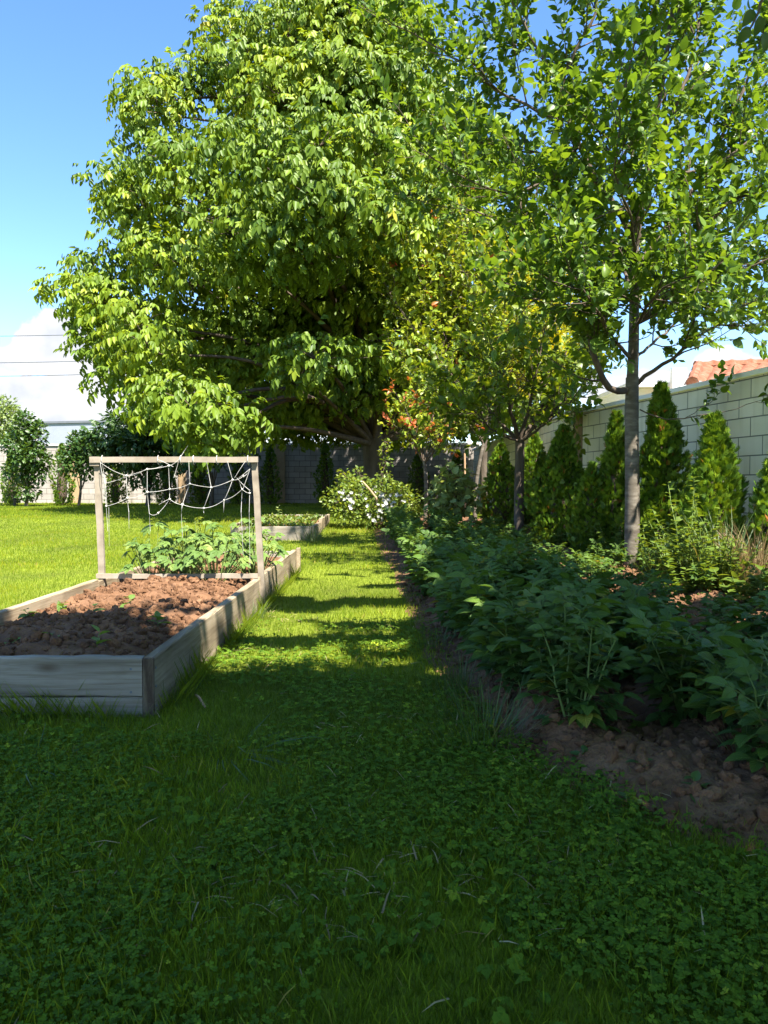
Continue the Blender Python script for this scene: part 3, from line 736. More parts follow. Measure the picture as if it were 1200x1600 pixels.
# --- second fruit tree behind it
Y2 = 12.2
b2 = np.array([P(812, 800, Y2)[0], Y2, float(gz(2.1, Y2))])
def q2(px, py, dy=0): return P(px, py, Y2 + dy)
L2 = [dict(p=[b2 - [0, 0, .1], q2(811, 780), q2(812, 720), q2(812, 685)], r0=.085, r1=.07, bare=1, trunk=1, sides=12, wob=0)]
for ex, ey, ed, r in [(770, 545, -.6, .04), (710, 590, .4, .03), (850, 520, -.4, .035), (890, 540, .4, .035), (920, 590, -.5, .03), (890, 630, -.9, .025), (690, 630, -.4, .022), (850, 640, .8, .02), (740, 640, -1., .02)]:
    mid = q2((812 * .45 + ex * .55), (690 * .5 + ey * .5) + rng.uniform(-10, 10), ed * .6)
    L2.append(dict(p=[q2(812, 690), mid, q2(ex, ey, ed)], r0=r, r1=.008, bare=.25))
o, counts['cherry'] = make_tree('fruit_tree', 'shorter dark trunked fruit tree growing behind the taller one, over the potato rows', 'tree', b2, L2, ('bark', 'twig', 'cherry'), TL, .12,
    dict(side_per_m=9.5, side_len=.75, twig_per_m=9.5, twig_len=.36, leaf_gap=.042, up=.2, side_r=.014, twig_r=.004))

# --- young trees with red and orange new shoots
def red_rnd(th):
    def f(pos, tip, tid, n):
        r = .1 + .5 * rng.random(n)
        return np.where((tid > th) & (tip > .35), .84 + .16 * rng.random(n), r)
    return f
Y3 = 15.2
b3 = np.array([P(664, 800, Y3)[0], Y3, float(gz(.8, Y3))])
def q3(px, py, dy=0): return P(px, py, Y3 + dy)
L3 = [dict(p=[b3 - [0, 0, .1], q3(666, 760), q3(663, 720)], r0=.045, r1=.035, bare=1, trunk=1, sides=10, wob=0)]
for ex, ey, ed in [(635, 640, -.3), (650, 615, .3), (680, 630, 0), (700, 650, -.4), (640, 680, .4), (725, 640, .3), (690, 690, -.5), (625, 665, 0)]:
    L3.append(dict(p=[q3(663, 724), q3((663 + ex) / 2, (715 + ey) / 2 + 5, ed * .5), q3(ex, ey, ed)], r0=.016, r1=.006, bare=.2))
o, counts['red'] = make_tree('young_tree', 'small young tree with bright orange red new leaves behind the white flowering bush', 'tree', b3, L3, ('plumbark', 'twig', 'redtip'), TL, .11,
    dict(side_per_m=9, side_len=.5, twig_per_m=10, twig_len=.28, leaf_gap=.04, up=.3, side_r=.01, twig_r=.004), rndf=red_rnd(.72))
Y4 = 16.0
b4 = np.array([P(742, 800, Y4)[0], Y4, float(gz(1.8, Y4))])
def q4(px, py, dy=0): return P(px, py, Y4 + dy)
L4 = [dict(p=[b4 - [0, 0, .1], q4(743, 770), q4(748, 730), q4(756, 690)], r0=.045, r1=.035, bare=1, trunk=1, sides=10, wob=0)]
for ex, ey, ed in [(740, 560, 0), (790, 470, -.5), (760, 390, -.3), (640, 560, -.6), (700, 470, .4), (650, 420, -.2), (615, 370, .2), (690, 380, .3), (740, 440, -.4), (770, 520, .4), (640, 500, .5), (680, 560, -.5), (610, 460, -.3), (720, 340, 0)]:
    L4.append(dict(p=[q4(756, 694), q4((756 * .5 + ex * .5), (694 + ey) / 2 - 10, ed * .5), q4(ex, ey, ed)], r0=.028, r1=.007, bare=.3))
o, counts['red2'] = make_tree('young_tree', 'slender young tree with yellow green leaves and orange shoot tips, spreading before the walnut', 'tree', b4, L4, ('plumbark', 'twig', 'redtip'), TL, .125,
    dict(side_per_m=8, side_len=.8, twig_per_m=8.5, twig_len=.36, leaf_gap=.05, up=.3, side_r=.012, twig_r=.004), rndf=red_rnd(.965))
# --- yellow green tree near the corner of the walls
Y5 = 18.0
b5 = np.array([2.3, Y5, float(gz(2.3, Y5))])
def q5(px, py, dy=0): return P(px, py, Y5 + dy)
L5 = [dict(p=[b5 - [0, 0, .1], b5 + [0, 0, 1.4], b5 + [.1, 0, 2.3]], r0=.09, r1=.07, bare=1, trunk=1, sides=10, wob=0)]
for ex, ey, ed in [(760, 540, -.5), (800, 500, -.8), (850, 520, -.6), (890, 560, -.4), (830, 580, -1), (780, 590, -.9), (840, 440, .3), (760, 470, .4), (880, 480, .3), (800, 380, .3)]:
    L5.append(dict(p=[b5 + [.1, 0, 2.25], (b5 + [.1, 0, 2.6] + q5(ex, ey, ed)) / 2, q5(ex, ey, ed)], r0=.03, r1=.008, bare=.3))
o, counts['yel'] = make_tree('yellow_leaved_tree', 'tree with bright yellow leaves glowing behind the fruit trees', 'tree', b5, L5, ('bark', 'twig', 'yellow'), TL, .15,
    dict(side_per_m=7, side_len=.75, twig_per_m=7, twig_len=.38, leaf_gap=.055, up=.1, side_r=.012, twig_r=.005))

# ------------------------------------------------------------------ walnut
BL = T_blade(.48, .07, .14)
spots = []
for k in range(2):
    yy = .30 + .28 * k; zz = -.14 * yy * yy
    for sgn in (-1, 1): spots.append((0, yy, zz, -sgn * (1.0 - .15 * k + rng.uniform(-.1, .1)), -.4 - .3 * rng.random(), .46 + .08 * k))
spots.append((0, .74, -.10, .1, -.6, .60))
TW = T_compound(BL, spots)
spots = [(0, .3, 0, .9, -.7, .5), (0, .36, -.02, -1.1, -.5, .55), (0, .6, -.07, .8, -.9, .6), (0, .66, -.08, -.6, -.7, .58), (0, .8, -.14, -.1, -1.0, .62)]
TW2 = T_compound(T_blade(.52, .14, .3), spots)

WC = np.array([-.25, 20.3])
zs = np.array([2.2, 2.7, 3.4, 4.7, 5.8, 6.6, 7.1, 7.7, 8.5, 9.5, 10.4, 11.2, 11.7, 12.5, 14.5, 16.2])
xl = np.array([-4.4, -5.2, -6.0, -6.7, -7.2, -6.6, -6.0, -5.9, -5.9, -5.1, -5.0, -4.2, -3.2, -2.8, -2.0, -1.2])
xr = np.array([3.6, 4.4, 5.0, 5.6, 5.6, 5.4, 5.2, 4.9, 4.5, 3.6, 2.9, 2.3, 1.8, 1.2, .3, -.8])
blobs = []
def blob(c, r, dens=1.0): blobs.append((np.array(c, float), r, dens))
for px, py, Y, r in [(132, 455, 18.5, .75), (162, 425, 18.8, .7), (158, 500, 18.6, .6), (170, 470, 18, .75), (185, 540, 18, .8), (215, 500, 17, .8), (205, 590, 17.5, .7), (240, 545, 16.5, .8), (270, 610, 16.2, .75), (310, 640, 15.6, .85), (250, 640, 16, .5), (345, 660, 15.5, .7), (330, 690, 15.4, .45),
                     (205, 285, 18.6, .8), (230, 330, 18.3, .8), (190, 310, 18.8, .5), (240, 215, 18.8, .7), (236, 152, 19, .75), (275, 128, 19, .6), (300, 118, 19.3, .5), (250, 170, 18.5, .7), (270, 260, 17.6, .8), (300, 300, 17.3, .8), (220, 385, 18.3, .7), (270, 400, 17.3, .8), (368, 60, 19.5, .8), (380, 20, 19.7, .7), (350, 100, 19, .6), (380, 110, 18.5, .8),
                     (420, 425, 16.6, .85), (380, 365, 15.6, .95), (460, 385, 15.2, .9), (495, 555, 15.4, .7), (470, 580, 15.8, .5), (540, 550, 18.6, .6), (620, 555, 15.8, .55), (600, 470, 18.6, .7), (560, 440, 18.6, .7), (540, 330, 14.6, .95), (470, 295, 14.8, 1.0), (400, 240, 15.6, 1.0), (500, 220, 15.2, 1.0), (590, 240, 15.6, .9), (590, 350, 15.2, .8), (440, 150, 17.6, .9), (540, 120, 17.8, .9), (610, 130, 18, .8), (450, 50, 18.6, .9), (550, 30, 18.8, .9), (620, 40, 19, .7), (380, 490, 19, .9), (320, 520, 18.8, .8), (440, 500, 19, .9), (300, 440, 17.6, .85), (350, 430, 18.6, .8), (400, 560, 18.6, .9), (340, 580, 18.4, .8), (430, 620, 18.4, .7), (560, 620, 18.6, .6), (390, 650, 18, .6), (500, 470, 19.2, .9), (520, 620, 19, .6), (480, 640, 19, .5), (640, 320, 16.8, .8), (680, 260, 17.4, .8), (640, 420, 16.5, .7), (690, 180, 18, .7)]:
    blob(P(px, py, Y), r)
i = 0
while i < 175:
    z = rng.uniform(2.6, 15.8)
    l, r_ = np.interp(z, zs, xl), np.interp(z, zs, xr)
    cx, hw = (l + r_) / 2, (r_ - l) / 2
    hd = min(hw * 1.05, 6.6)
    th = rng.uniform(0, 2 * np.pi); rr = rng.uniform(.45, 1) ** .6 * (1 if math.sin(th) > -.2 or z > 11.5 else .74 if z > 7 else .5)
    rad = rng.uniform(.45, 1.1)
    x = cx + (hw - rad * .8) * rr * math.cos(th); y = WC[1] + .4 + hd * rr * math.sin(th) * .9
    if z < 3.6 and y < WC[1] - 1.5 and x > -3.2: continue
    if x > 1.3 and y < WC[1] - .3: continue
    if z < 4.2 and x > 3.4 and y < WC[1]: continue
    blob((x, y, z), rad, .8 if y < WC[1] + 1 else .6)
    i += 1
for k in range(46):  # rear clumps added to shade the back wall
    blob((rng.uniform(-7, 5), rng.uniform(22.5, 27), rng.uniform(2.8, 5.5)), rng.uniform(.6, .95), .6)
for k in range(48):  # further clumps added on the right to darken the wall behind
    blob((rng.uniform(.8, 5.2), rng.uniform(20.8, 26), rng.uniform(2.9, 9)), rng.uniform(.6, .95), .6)
for px, py, Y in [(455, 655, 22.5), (490, 668, 23), (520, 655, 22), (550, 662, 23), (475, 640, 21), (620, 655, 23), (640, 635, 22), (430, 668, 22), (540, 635, 21), (600, 630, 22.5)]:
    blob(P(px, py, Y), .75, .9)
wal = empty('walnut_tree', (WC[0], WC[1], .3), 'huge spreading walnut tree with a dense light green crown filling the middle', 'tree')
tg = Geo()
base = np.array([WC[0], WC[1], .2])
trunk_p = smooth_path([base, base + [0, 0, 1.2], base + [-.1, 0, 2.6], base + [-.3, .1, 4.5], base + [-.7, .1, 7], base + [-1.1, 0, 10], base + [-1.4, 0, 13.5]], .3)
tube(tg, trunk_p, np.interp(np.linspace(0, 1, len(trunk_p)), [0, .05, .3, 1], [.38, .29, .25, .04]), 14)
tg.build('trunk', M['bark'], wal)
wg = Geo(); lp, ld, ln, lr = [], [], [], []
for c, r, dens in blobs:
    # bough from the trunk to the clump
    hz = max(1.9, min(c[2] - .35 * np.linalg.norm(c[:2] - WC), 12.5))
    k = np.argmin(abs(trunk_p[:, 2] - hz)); s0 = trunk_p[k]
    L = np.linalg.norm(c - s0)
    mid = s0 * .5 + c * .5 + np.array([0, 0, .10 * L]) + rng.normal(0, .25, 3)
    pth = smooth_path([s0, mid, c - [0, 0, .1]], .4)
    if L > .5: tube(wg, pth, np.linspace(.03 + .012 * L, .015, len(pth)), 5, rnd=rng.random())
    n = int(190 * (r / .8) ** 2 * dens)
    v = nrm(rng.normal(size=(n, 3)) + [0, -.15, .28])
    rad = r * (.35 + .75 * rng.random(n) ** .55)
    pp = c + v * rad[:, None] * [1.2, 1.2, .58] + rng.normal(0, .08, (n, 3))
    out_ = nrm(v * [1, 1, .35])
    lp.append(pp); ld.append(nrm(out_ * .85 + rng.normal(0, .35, (n, 3)) + [0, 0, -.42])); ln.append(nrm(out_ * .55 + [0, 0, .9] + rng.normal(0, .28, (n, 3))))
    lr.append(np.clip(.40 + .35 * (rng.random() - .5) + rng.normal(0, .16, n), 0, .97))
    for kk in rng.choice(n, min(n, 11), replace=False):
        e = pp[kk]; m_ = (c + e) / 2 + rng.normal(0, .06, 3)
        tube(wg, np.array([c - [0, 0, .1], m_, e]), [.014, .009, .005], 3, rnd=rng.random())
lp, ld, ln, lr = map(np.concatenate, (lp, ld, ln, lr))
wg.build('branches', M['twig'], wal)
lg = Geo(); kk = rng.random(len(lp)) < .5; sz = rng.uniform(.17, .36, len(lp))
scatter(lg, TW, lp[kk], ld[kk], ln[kk], sz[kk], lr[kk]); scatter(lg, TW2, lp[~kk], ld[~kk], ln[~kk], sz[~kk], lr[~kk])
lg.build('foliage', M['walnut'], wal)
counts['walnut'] = len(lp)

# ------------------------------------------------------------------ tree overhead, behind the camera: its shade covers the near lawn
def shade(gx, gy):
    yb = np.interp(gx, [-6, -2.3, -1.1, -.9, .15, .35, 1.2, 1.7, 2.6, 5], [4.6, 4.3, 5.0, 4.6, 4.4, 8.0, 8.4, 6.2, 5.2, 4.8])
    dap = fbm(gx * .9, gy * 2.4, oct=3, seed=77) - .5
    pth = (gx > -1.0) & (gx < .3) & (gy > 4.4) & (gy < 8.6)
    p = sstep(-.35, .35, (yb - gy) + dap * 2.6)
    p = np.where(pth, np.maximum(p, sstep(.10, .15, fbm(gx * .9, gy * 1.7, oct=3, seed=91) - .5)), p)
    for hx, hy, hr in [(.0, 1.83, .065), (1.05, 2.06, .10), (.32, 4.15, .10), (.98, 4.0, .05), (1.55, 3.1, .06)]:
        p = np.where((gx - hx) ** 2 + (gy - hy) ** 2 < hr ** 2, 0, p)
    return p
SP = .068
gxs, gys = np.meshgrid(np.arange(-4.3, 5.0, SP), np.arange(-1.2, 9.6, SP))
gx = np.concatenate([gxs.ravel()] * 2); gy = np.concatenate([gys.ravel(), gys.ravel() + SP / 2])
n = len(gx); gx = gx + rng.uniform(-.5, .5, n) * SP; gy = gy + rng.uniform(-.5, .5, n) * SP
kx, ky = -SUN[0] / SUN[2], -SUN[1] / SUN[2]
zmin = (1.75 + .66 * gy) / (1 + .66 * ky)
z = np.maximum(zmin, 4.6) + 2.6 * rng.random(n) ** 1.2
cx, cy = gx - kx * z, gy - ky * z
ok = (rng.random(n) < shade(gx, gy)) & (cy < 7)
cpos = np.stack([cx, cy, z], 1)[ok]
ov = empty('overhanging_tree', (3.4, -3.2, 0), 'big shade tree overhead whose lowest leaves poke into the top right corner', 'tree')
tg = Geo(); tp = smooth_path([[3.4, -3.2, -.1], [3.35, -3.15, 1.5], [3.2, -3.0, 3.2], [3.0, -2.6, 5.2], [2.8, -2.2, 7.0]], .3)
tube(tg, tp, np.linspace(.30, .10, len(tp)), 12); tg.build('trunk', M['bark'], ov)
wg = Geo()
for k in range(46):
    e = cpos[rng.integers(len(cpos))]; s0 = tp[rng.integers(len(tp) // 2, len(tp))]
    pth = smooth_path([s0, (s0 + e) / 2 + [0, 0, .4], e], .5); tube(wg, pth, np.linspace(.06, .01, len(pth)), 5)
lg = Geo()
n = len(cpos)
yd = nrm(rng.normal(size=(n, 3))); yd = yd - .85 * (yd @ SUN)[:, None] * SUN
scatter(lg, T_blade(.6, .04, .1), cpos - nrm(yd) * .07, yd, np.array(SUN) * 1.6 + rng.normal(0, .35, (n, 3)), rng.uniform(.13, .19, n), rng.random(n) * .8)
e = P(1215, -40, 3.6)
pth = smooth_path([tp[-3], [3.1, .5, 4.6], e + [.4, -.3, .5], e, P(1185, 20, 3.6), P(1172, 45, 3.6)], .2)
tube(wg, pth, np.linspace(.05, .004, len(pth)), 5)
lv = np.array([P(1178, 15, 3.6), P(1190, 25, 3.62), P(1196, 50, 3.58), P(1172, 42, 3.6), P(1200, 8, 3.6), P(1190, -6, 3.6)])
scatter(lg, TL, lv,  np.array([[-.5, 0, -.8], [-.2, .2, -1], [.1, .1, -1], [-.5, .1, -.7], [.6, 0, -.5], [-.7, 0, .3]]), np.array([[.2, -1, .3]] * 6) + rng.normal(0, .2, (6, 3)), .085, .05, 1)  # corner leaves take a darker leaf colour, painting their shaded silhouette
wg.build('branches', M['twig'], ov); lg.build('foliage', [M['shade'], M['plum']], ov)

# ------------------------------------------------------------------ walls
def wall_box(G, a, b, h, th, z0, mat=0):
    """upright slab from a to b, u along the wall and v upwards in metres"""
    a = np.array(a, float); b = np.array(b, float); t = nrm(b - a); nn = np.array([-t[1], t[0]]); L = np.linalg.norm(b - a)
    c = [a, b, b + nn * th, a + nn * th]
    V = [[*p_, z0] for p_ in c] + [[*p_, h] for p_ in c]
    hh = h - z0
    rect = lambda w: [[0, 0], [w, 0], [w, hh], [0, hh]]
    G.add(V, [[0, 1, 5, 4], [1, 2, 6, 5], [2, 3, 7, 6], [3, 0, 4, 7], [4, 5, 6, 7]], .5,
          [rect(L), rect(th), rect(L), rect(th), [[0, 0], [L, 0], [L, th], [0, th]]], mat)
# right boundary wall: the garden face looks to -X
def right_wall():
    a, b = (5.19 - .168 * -4, -4.0), (3.12, 12.3)
    o = empty('block_wall', (b[0], b[1], 0), 'pale block boundary wall on the right under a thin coping', 'wall')
    G = Geo(); wall_box(G, b, a, 2.12, .2, -.1); G.build('masonry', M['block_pale'], o, smooth=False)
    G = Geo(); t = nrm(np.array(a) - np.array(b)); nn = np.array([-t[1], t[0]])
    wall_box(G, np.array(b) - nn * .05, np.array(a) - nn * .05, 2.175, .3, 2.122); G.build('coping', M['white'], o, smooth=False)
    return o
right_wall()
o = empty('block_wall', (3.12, 12.6, .1), 'second stretch of pale block wall beyond the tan pillar', 'wall')
G = Geo(); wall_box(G, (3.16, 27.6), (3.16, 12.62), 2.2, .2, 0); G.build('masonry', M['block_pale'], o, smooth=False)
G = Geo(); wall_box(G, (3.11, 27.6), (3.11, 12.62), 2.25, .3, 2.202); G.build('coping', M['white'], o, smooth=False)
G = Geo(); box(G, (3.05, 12.32, 0), (3.38, 12.60, 2.16), bev=.008)
box(G, (3.02, 12.30, 2.16), (3.41, 12.615, 2.21), bev=.006)
tag(G.build('wall_pillar', M['pillar'], smooth=False, origin=(3.2, 12.45, 0)), 'tan rendered pillar where the two stretches of pale right wall meet', 'pillar')
# back wall
A_, B_ = np.array([-26.0, 29.6]), np.array([3.4, 27.8])
o = empty('block_wall', (-11, 28.5, .3), 'long grey block wall closing the back of the garden', 'wall')
G = Geo(); wall_box(G, A_, B_, 2.42, .2, .05); G.build('masonry', M['block_grey'], o, smooth=False)
t = nrm(B_ - A_); nn = np.array([-t[1], t[0]])
G = Geo(); wall_box(G, A_ - nn * .05, B_ - nn * .05, 2.49, .3, 2.422); G.build('coping', M['coping'], o, smooth=False)
for px, wd in ((438, .35), (118, .4), (285, .25), (-60, .4)):
    u = (px - 600) / F_PX; s = (u * A_[1] - A_[0]) / (t[0] - u * t[1]); c = A_ + t * s
    G = Geo(); wall_box(G, c - nn * .06 - t * wd / 2, c - nn * .06 + t * wd / 2, 2.52, .055, .05); G.build('pilaster', M['pillar'], o, smooth=False)

# ------------------------------------------------------------------ thujas
spr = T_compound((np.array([[0, 0, 0], [.5, .45, .05], [0, 1, 0], [-.5, .45, .05]]) * [.34, 1, 1], [np.array([[0, 1, 2, 3]])], np.zeros((4, 2))),
                 [(0, 0, 0, 0, 0, .9)] + [(0, .18 + .2 * k, 0, s * .75, rng.uniform(-.2, .2), .52 - .08 * k) for k in range(3) for s in (-1, 1)])
def thuja_geo(h, w, n, seed, brown=.02):
    G = Geo(); r_ = np.random.default_rng(seed)
    t = r_.random(n) ** 1.15; az = r_.uniform(0, 2 * np.pi, n)
    prof = np.interp(t, [0, .06, .3, .6, .85, 1], [.72, .92, 1, .74, .34, .03]) * w / 2
    prof = prof * (1 + .55 * (noise(np.cos(az) * 2 + 5, np.sin(az) * 2 + 5, t * h * 3, seed) - .5) * 2)
    rr = prof * (.60 + .42 * r_.random(n) ** .5 + .30 * (r_.random(n) < .06))
    o = np.stack([np.cos(az), np.sin(az), 0 * az], 1)
    pos = o * rr[:, None] + np.stack([0 * t, 0 * t, .03 + t * h * .93], 1)
    d = o * (.35 + .3 * r_.random(n))[:, None] + [0, 0, .9] + r_.normal(0, .2, (n, 3))
    nor = np.cross(o, [0, 0, 1.0]) * np.where(r_.random(n) < .5, 1, -1)[:, None] * .6 + o * .8 + r_.normal(0, .4, (n, 3))
    rn = np.clip(.15 + .55 * r_.random(n) + .25 * (noise(pos[:, 0] * 5, pos[:, 1] * 5, pos[:, 2] * 5, seed + 9) - .5), 0, .9)
    rn = np.where(r_.random(n) < brown, .99, rn)
    scatter(G, spr, pos, d, nor, r_.uniform(.065, .125, n) * (h / 2) ** .3, rn)
    return G
def core_geo(h, w):
    G = Geo(); t = np.linspace(0, 1, 8)
    tube(G, np.stack([0 * t, 0 * t, t * h * .86], 1), np.interp(t, [0, .1, .4, .8, 1], [.03, .20, .22, .13, .02]) * w, 8)
    return G
def thuja(px, ytop, Y, wpx, label, group, n=1500, seed=1, X=None, brown=.02):
    p = P(px, 757, Y); zb = float(gz(p[0], Y))
    h = P(px, ytop, Y)[2] - zb; w = wpx / F_PX * Y
    o = empty('thuja', (p[0], Y, zb), label, 'conifer', group)
    c = core_geo(h, w).build('trunk', M['twig']); c.parent = o  # added dark core filling in for the shaded interior, wider than a stem
    f = thuja_geo(h, w * .94, int(n * 1.9), seed, brown * .6).build('foliage', M['thuja']); f.parent = o
    return o
G1 = 'thuja trees along the right wall'
thuja(1031, 590, 8.85, 78, 'tallest sunlit pointed thuja just right of the grey tree trunk', G1, 2600, 3, brown=.035)
thuja(1115, 640, 7.85, 88, 'broad dark thuja against the pale wall, right of the tallest one', G1, 2200, 5)
thuja(962, 636, 9.8, 55, 'thuja half hidden behind the grey tree trunk', G1, 1500, 7)
thuja(925, 722, 9.9, 52, 'short thuja in front of the tan pillar', G1, 900, 9)
thuja(880, 660, 11.1, 90, 'wide thuja with browned patches left of the tan pillar', G1, 2400, 11, brown=.07)
thuja(1212, 700, 7.2, 70, 'thuja cut by the right edge of the picture', G1, 1300, 13)
thuja(783, 690, 13.8, 60, 'thuja in the shade directly left of the dark trunked fruit tree', G1, 1300, 15, brown=.05)
thuja(835, 672, 14.6, 58, 'shaded thuja directly right of the dark trunked fruit tree', G1, 1300, 17)
G2 = 'thuja trees along the back wall'
for px, yt, w, lab in [(422, 688, 30, 'slim dark thuja at the back wall, right above the trellis crossbar end'), (508, 684, 30, 'slim dark thuja at the back wall above the farther raised bed'),
                       (655, 700, 34, 'dark thuja at the back wall behind the young red leaved tree'), (585, 705, 30, 'dark thuja at the back wall beside the walnut trunk'),
                       (372, 706, 30, 'dark thuja at the back wall seen through the right end of the netting'), (312, 706, 28, 'dark thuja at the back wall seen through the middle of the netting'),
                       (262, 712, 28, 'dark thuja at the back wall in the left half of the netting'), (180, 718, 32, 'dark thuja at the back wall right beside the left trellis post'),
                       (97, 690, 34, 'taller thuja on the left, against the sunlit wall under the grey warehouse'), (18, 700, 26, 'thuja at the far left, partly behind the leafy young tree'), (715, 700, 34, 'dark thuja in the shady corner behind the slender young tree')]:
    thuja(px, yt, 27.0 if px > 150 else 26.2, w, lab, G2, 700, 20 + px)

# ------------------------------------------------------------------ clumpy shrubs and distant trees
def clump_tree(name, label, cat, base, blobs_, mat, T, leaf, per, group=None, trunk_r=.05, trunk_mat='bark', flowers=None, rbias=0.0, up=.35):
    o = empty(name, base, label, cat, group)
    base = np.array(base, float)
    tg_, bg, lg_ = Geo(), Geo(), Geo()
    zc = np.mean([c[2] for c, r in blobs_])
    top = np.array([np.mean([c[0] for c, r in blobs_]) * .5 + base[0] * .5, np.mean([c[1] for c, r in blobs_]) * .5 + base[1] * .5, base[2] + (zc - base[2]) * .55])
    tp_ = smooth_path([base - [0, 0, .05], (base + top) / 2 + [.02, .01, 0], top], .2)
    tube(tg_, tp_, np.linspace(trunk_r, trunk_r * .6, len(tp_)), 8)
    pp, dd, nn_, rr = [], [], [], []
    for c, r in blobs_:
        c = np.array(c, float)
        tube(bg, smooth_path([tp_[len(tp_) // 2], (top + c) / 2 + rng.normal(0, .04, 3), c], .25), np.linspace(trunk_r * .5, .006, len(smooth_path([tp_[len(tp_) // 2], (top + c) / 2, c], .25))) if False else trunk_r * .3, 4)
        n = int(per * r * r)
        v = nrm(rng.normal(size=(n, 3)) + [0, -.1, .15])
        rad = r * (.3 + .8 * rng.random(n) ** .6)
        p_ = c + v * rad[:, None] * [1, 1, .85]
        for kk in rng.choice(n, min(n, 6), replace=False): tube(bg, np.array([c, (c + p_[kk]) / 2 + rng.normal(0, .03, 3), p_[kk]]), [.008, .006, .003], 3)
        pp.append(p_); dd.append(v * .8 + rng.normal(0, .45, (n, 3)) + [0, 0, up - .35]); nn_.append(v * .4 + [0, 0, .8] + rng.normal(0, .4, (n, 3)))
        rr.append(np.clip(.4 + .3 * (rng.random() - .5) + rng.normal(0, .17, n) + rbias, 0, 1))
    pp, dd, nn_, rr = map(np.concatenate, (pp, dd, nn_, rr))
    tg_.build('trunk', M[trunk_mat], o); bg.build('branches', M['twig'], o)
    scatter(lg_, T, pp, dd, nn_, leaf * rng.uniform(.6, 1.25, len(pp)), rr)
    lg_.build('foliage', M[mat], o)
    if flowers:
        fp = T_compound(T_leaf(.8, .12, -.25), [(0, 0, 0, a_ * 2 * math.pi / 5, .35, .55) for a_ in range(5)])
        for (fx, fy, fY, k) in flowers:
            c = P(fx, fy, fY - .22) + rng.normal(0, .05, (k, 3)); d_ = rng.normal(0, 1, (k, 3))
            for j in range(k):
                fl = Geo(); scatter(fl, fp, c[j:j + 1], d_[j:j + 1], np.array([[.2, -.9, .5]]) + rng.normal(0, .4, (1, 3)), rng.uniform(.06, .10, 1), rng.random(1))
                fl.build('flower', M['petal'], o)
    return o
def pb(lst): return [(P(a_, b_, Y_), r_) for a_, b_, Y_, r_ in lst]
def gbase(px, Y): 
    x_ = P(px, 757, Y)[0]; return (x_, Y, float(gz(x_, Y)))
# left end of the back wall
clump_tree('young_tree', 'dark green leafy young tree at the far left before the grey warehouse', 'tree', gbase(40, 24.5),
           pb([(38, 668, 24.5, .35), (52, 685, 24.5, .4), (28, 695, 24.5, .45), (45, 712, 24.3, .5), (30, 735, 24.5, .45), (55, 740, 24.5, .35), (38, 655, 24.5, .25), (62, 668, 24.5, .2), (45, 770, 24.5, .3), (62, 720, 24.5, .35)]), 'shrub', TL, .13, 2300, trunk_r=.06)
clump_tree('low_shrub', 'bright yellow green shrub beside the young tree at the far left', 'shrub', gbase(22, 25),
           pb([(22, 770, 25, .35), (28, 750, 25, .3), (12, 775, 25, .3), (20, 735, 25, .3)]), 'weed', TB, .10, 800)
clump_tree('roadside_tree', 'pale feathery tree beyond the wall at the left edge of the picture', 'tree', (-24.5, 48, .3),
           pb([(4, 640, 48, .9), (10, 660, 48, 1.0), (-5, 670, 48, 1.2), (12, 690, 48, 1.0), (16, 645, 48, .5), (5, 700, 48, 1.1)]), 'pale', TB, .26, 420, trunk_r=.12)
clump_tree('shrub', 'rounded green shrub with a visible stem between the far left tree and the trellis post', 'shrub', gbase(122, 24.6),
           pb([(120, 710, 24.6, .45), (135, 700, 24.6, .5), (112, 725, 24.5, .4), (140, 730, 24.5, .45), (128, 690, 24.8, .4), (150, 715, 24.6, .4)]), 'shrub', TL, .14, 1700)
clump_tree('shrub', 'big dark spreading shrub below the left boughs of the walnut, over the crossbar', 'shrub', gbase(230, 25),
           pb([(165, 690, 25, .6), (190, 675, 25, .7), (220, 665, 25.2, .8), (250, 660, 25, .8), (275, 675, 25, .7), (230, 695, 24.6, .75), (200, 705, 24.6, .6), (265, 705, 24.6, .65), (290, 690, 24.8, .6), (175, 715, 24.8, .45), (300, 660, 25.2, .6), (245, 725, 24.7, .5), (225, 740, 24.7, .4)]), 'shrub', TW, .30, 420, trunk_r=.08)
clump_tree('shrub', 'leafy shrub hanging low in shade above the right end of the crossbar', 'shrub', gbase(330, 24),
           pb([(315, 690, 23.5, .55), (345, 700, 23.5, .5), (300, 715, 23.5, .4), (370, 690, 23.5, .5), (330, 675, 23.8, .6)]), 'shrub', TW, .30, 380, trunk_r=.07)
# white flowering bush
fl = [(541, 774, 14.3, 9), (550, 787, 14.2, 7), (586, 765, 14.6, 5), (600, 778, 14.2, 9), (603, 793, 14.1, 9), (615, 790, 14.2, 8), (583, 808, 13.9, 5), (595, 806, 13.9, 5), (560, 762, 14.5, 3), (623, 782, 14.3, 3), (622, 770, 14.5, 3), (572, 780, 14.2, 3)]
clump_tree('rose_bush', 'sunlit bush with white blossoms at the end of the grass path', 'shrub', gbase(580, 14.8),
           pb([(530, 780, 14.6, .32), (550, 775, 14.5, .38), (575, 785, 14.4, .42), (600, 780, 14.5, .42), (625, 785, 14.6, .38), (545, 800, 14.3, .34), (575, 805, 14.2, .36), (605, 805, 14.2, .36), (630, 800, 14.5, .3), (540, 752, 14.7, .2), (562, 742, 14.8, .16), (570, 760, 14.7, .24), (600, 757, 14.8, .22), (538, 742, 14.7, .13),
               (602, 740, 14.8, .13), (604, 722, 14.8, .12), (600, 705, 14.8, .11), (606, 692, 14.8, .10), (628, 765, 14.8, .15), (640, 790, 14.7, .2)]), 'rose', TL, .07, 2300, trunk_r=.02, flowers=fl)
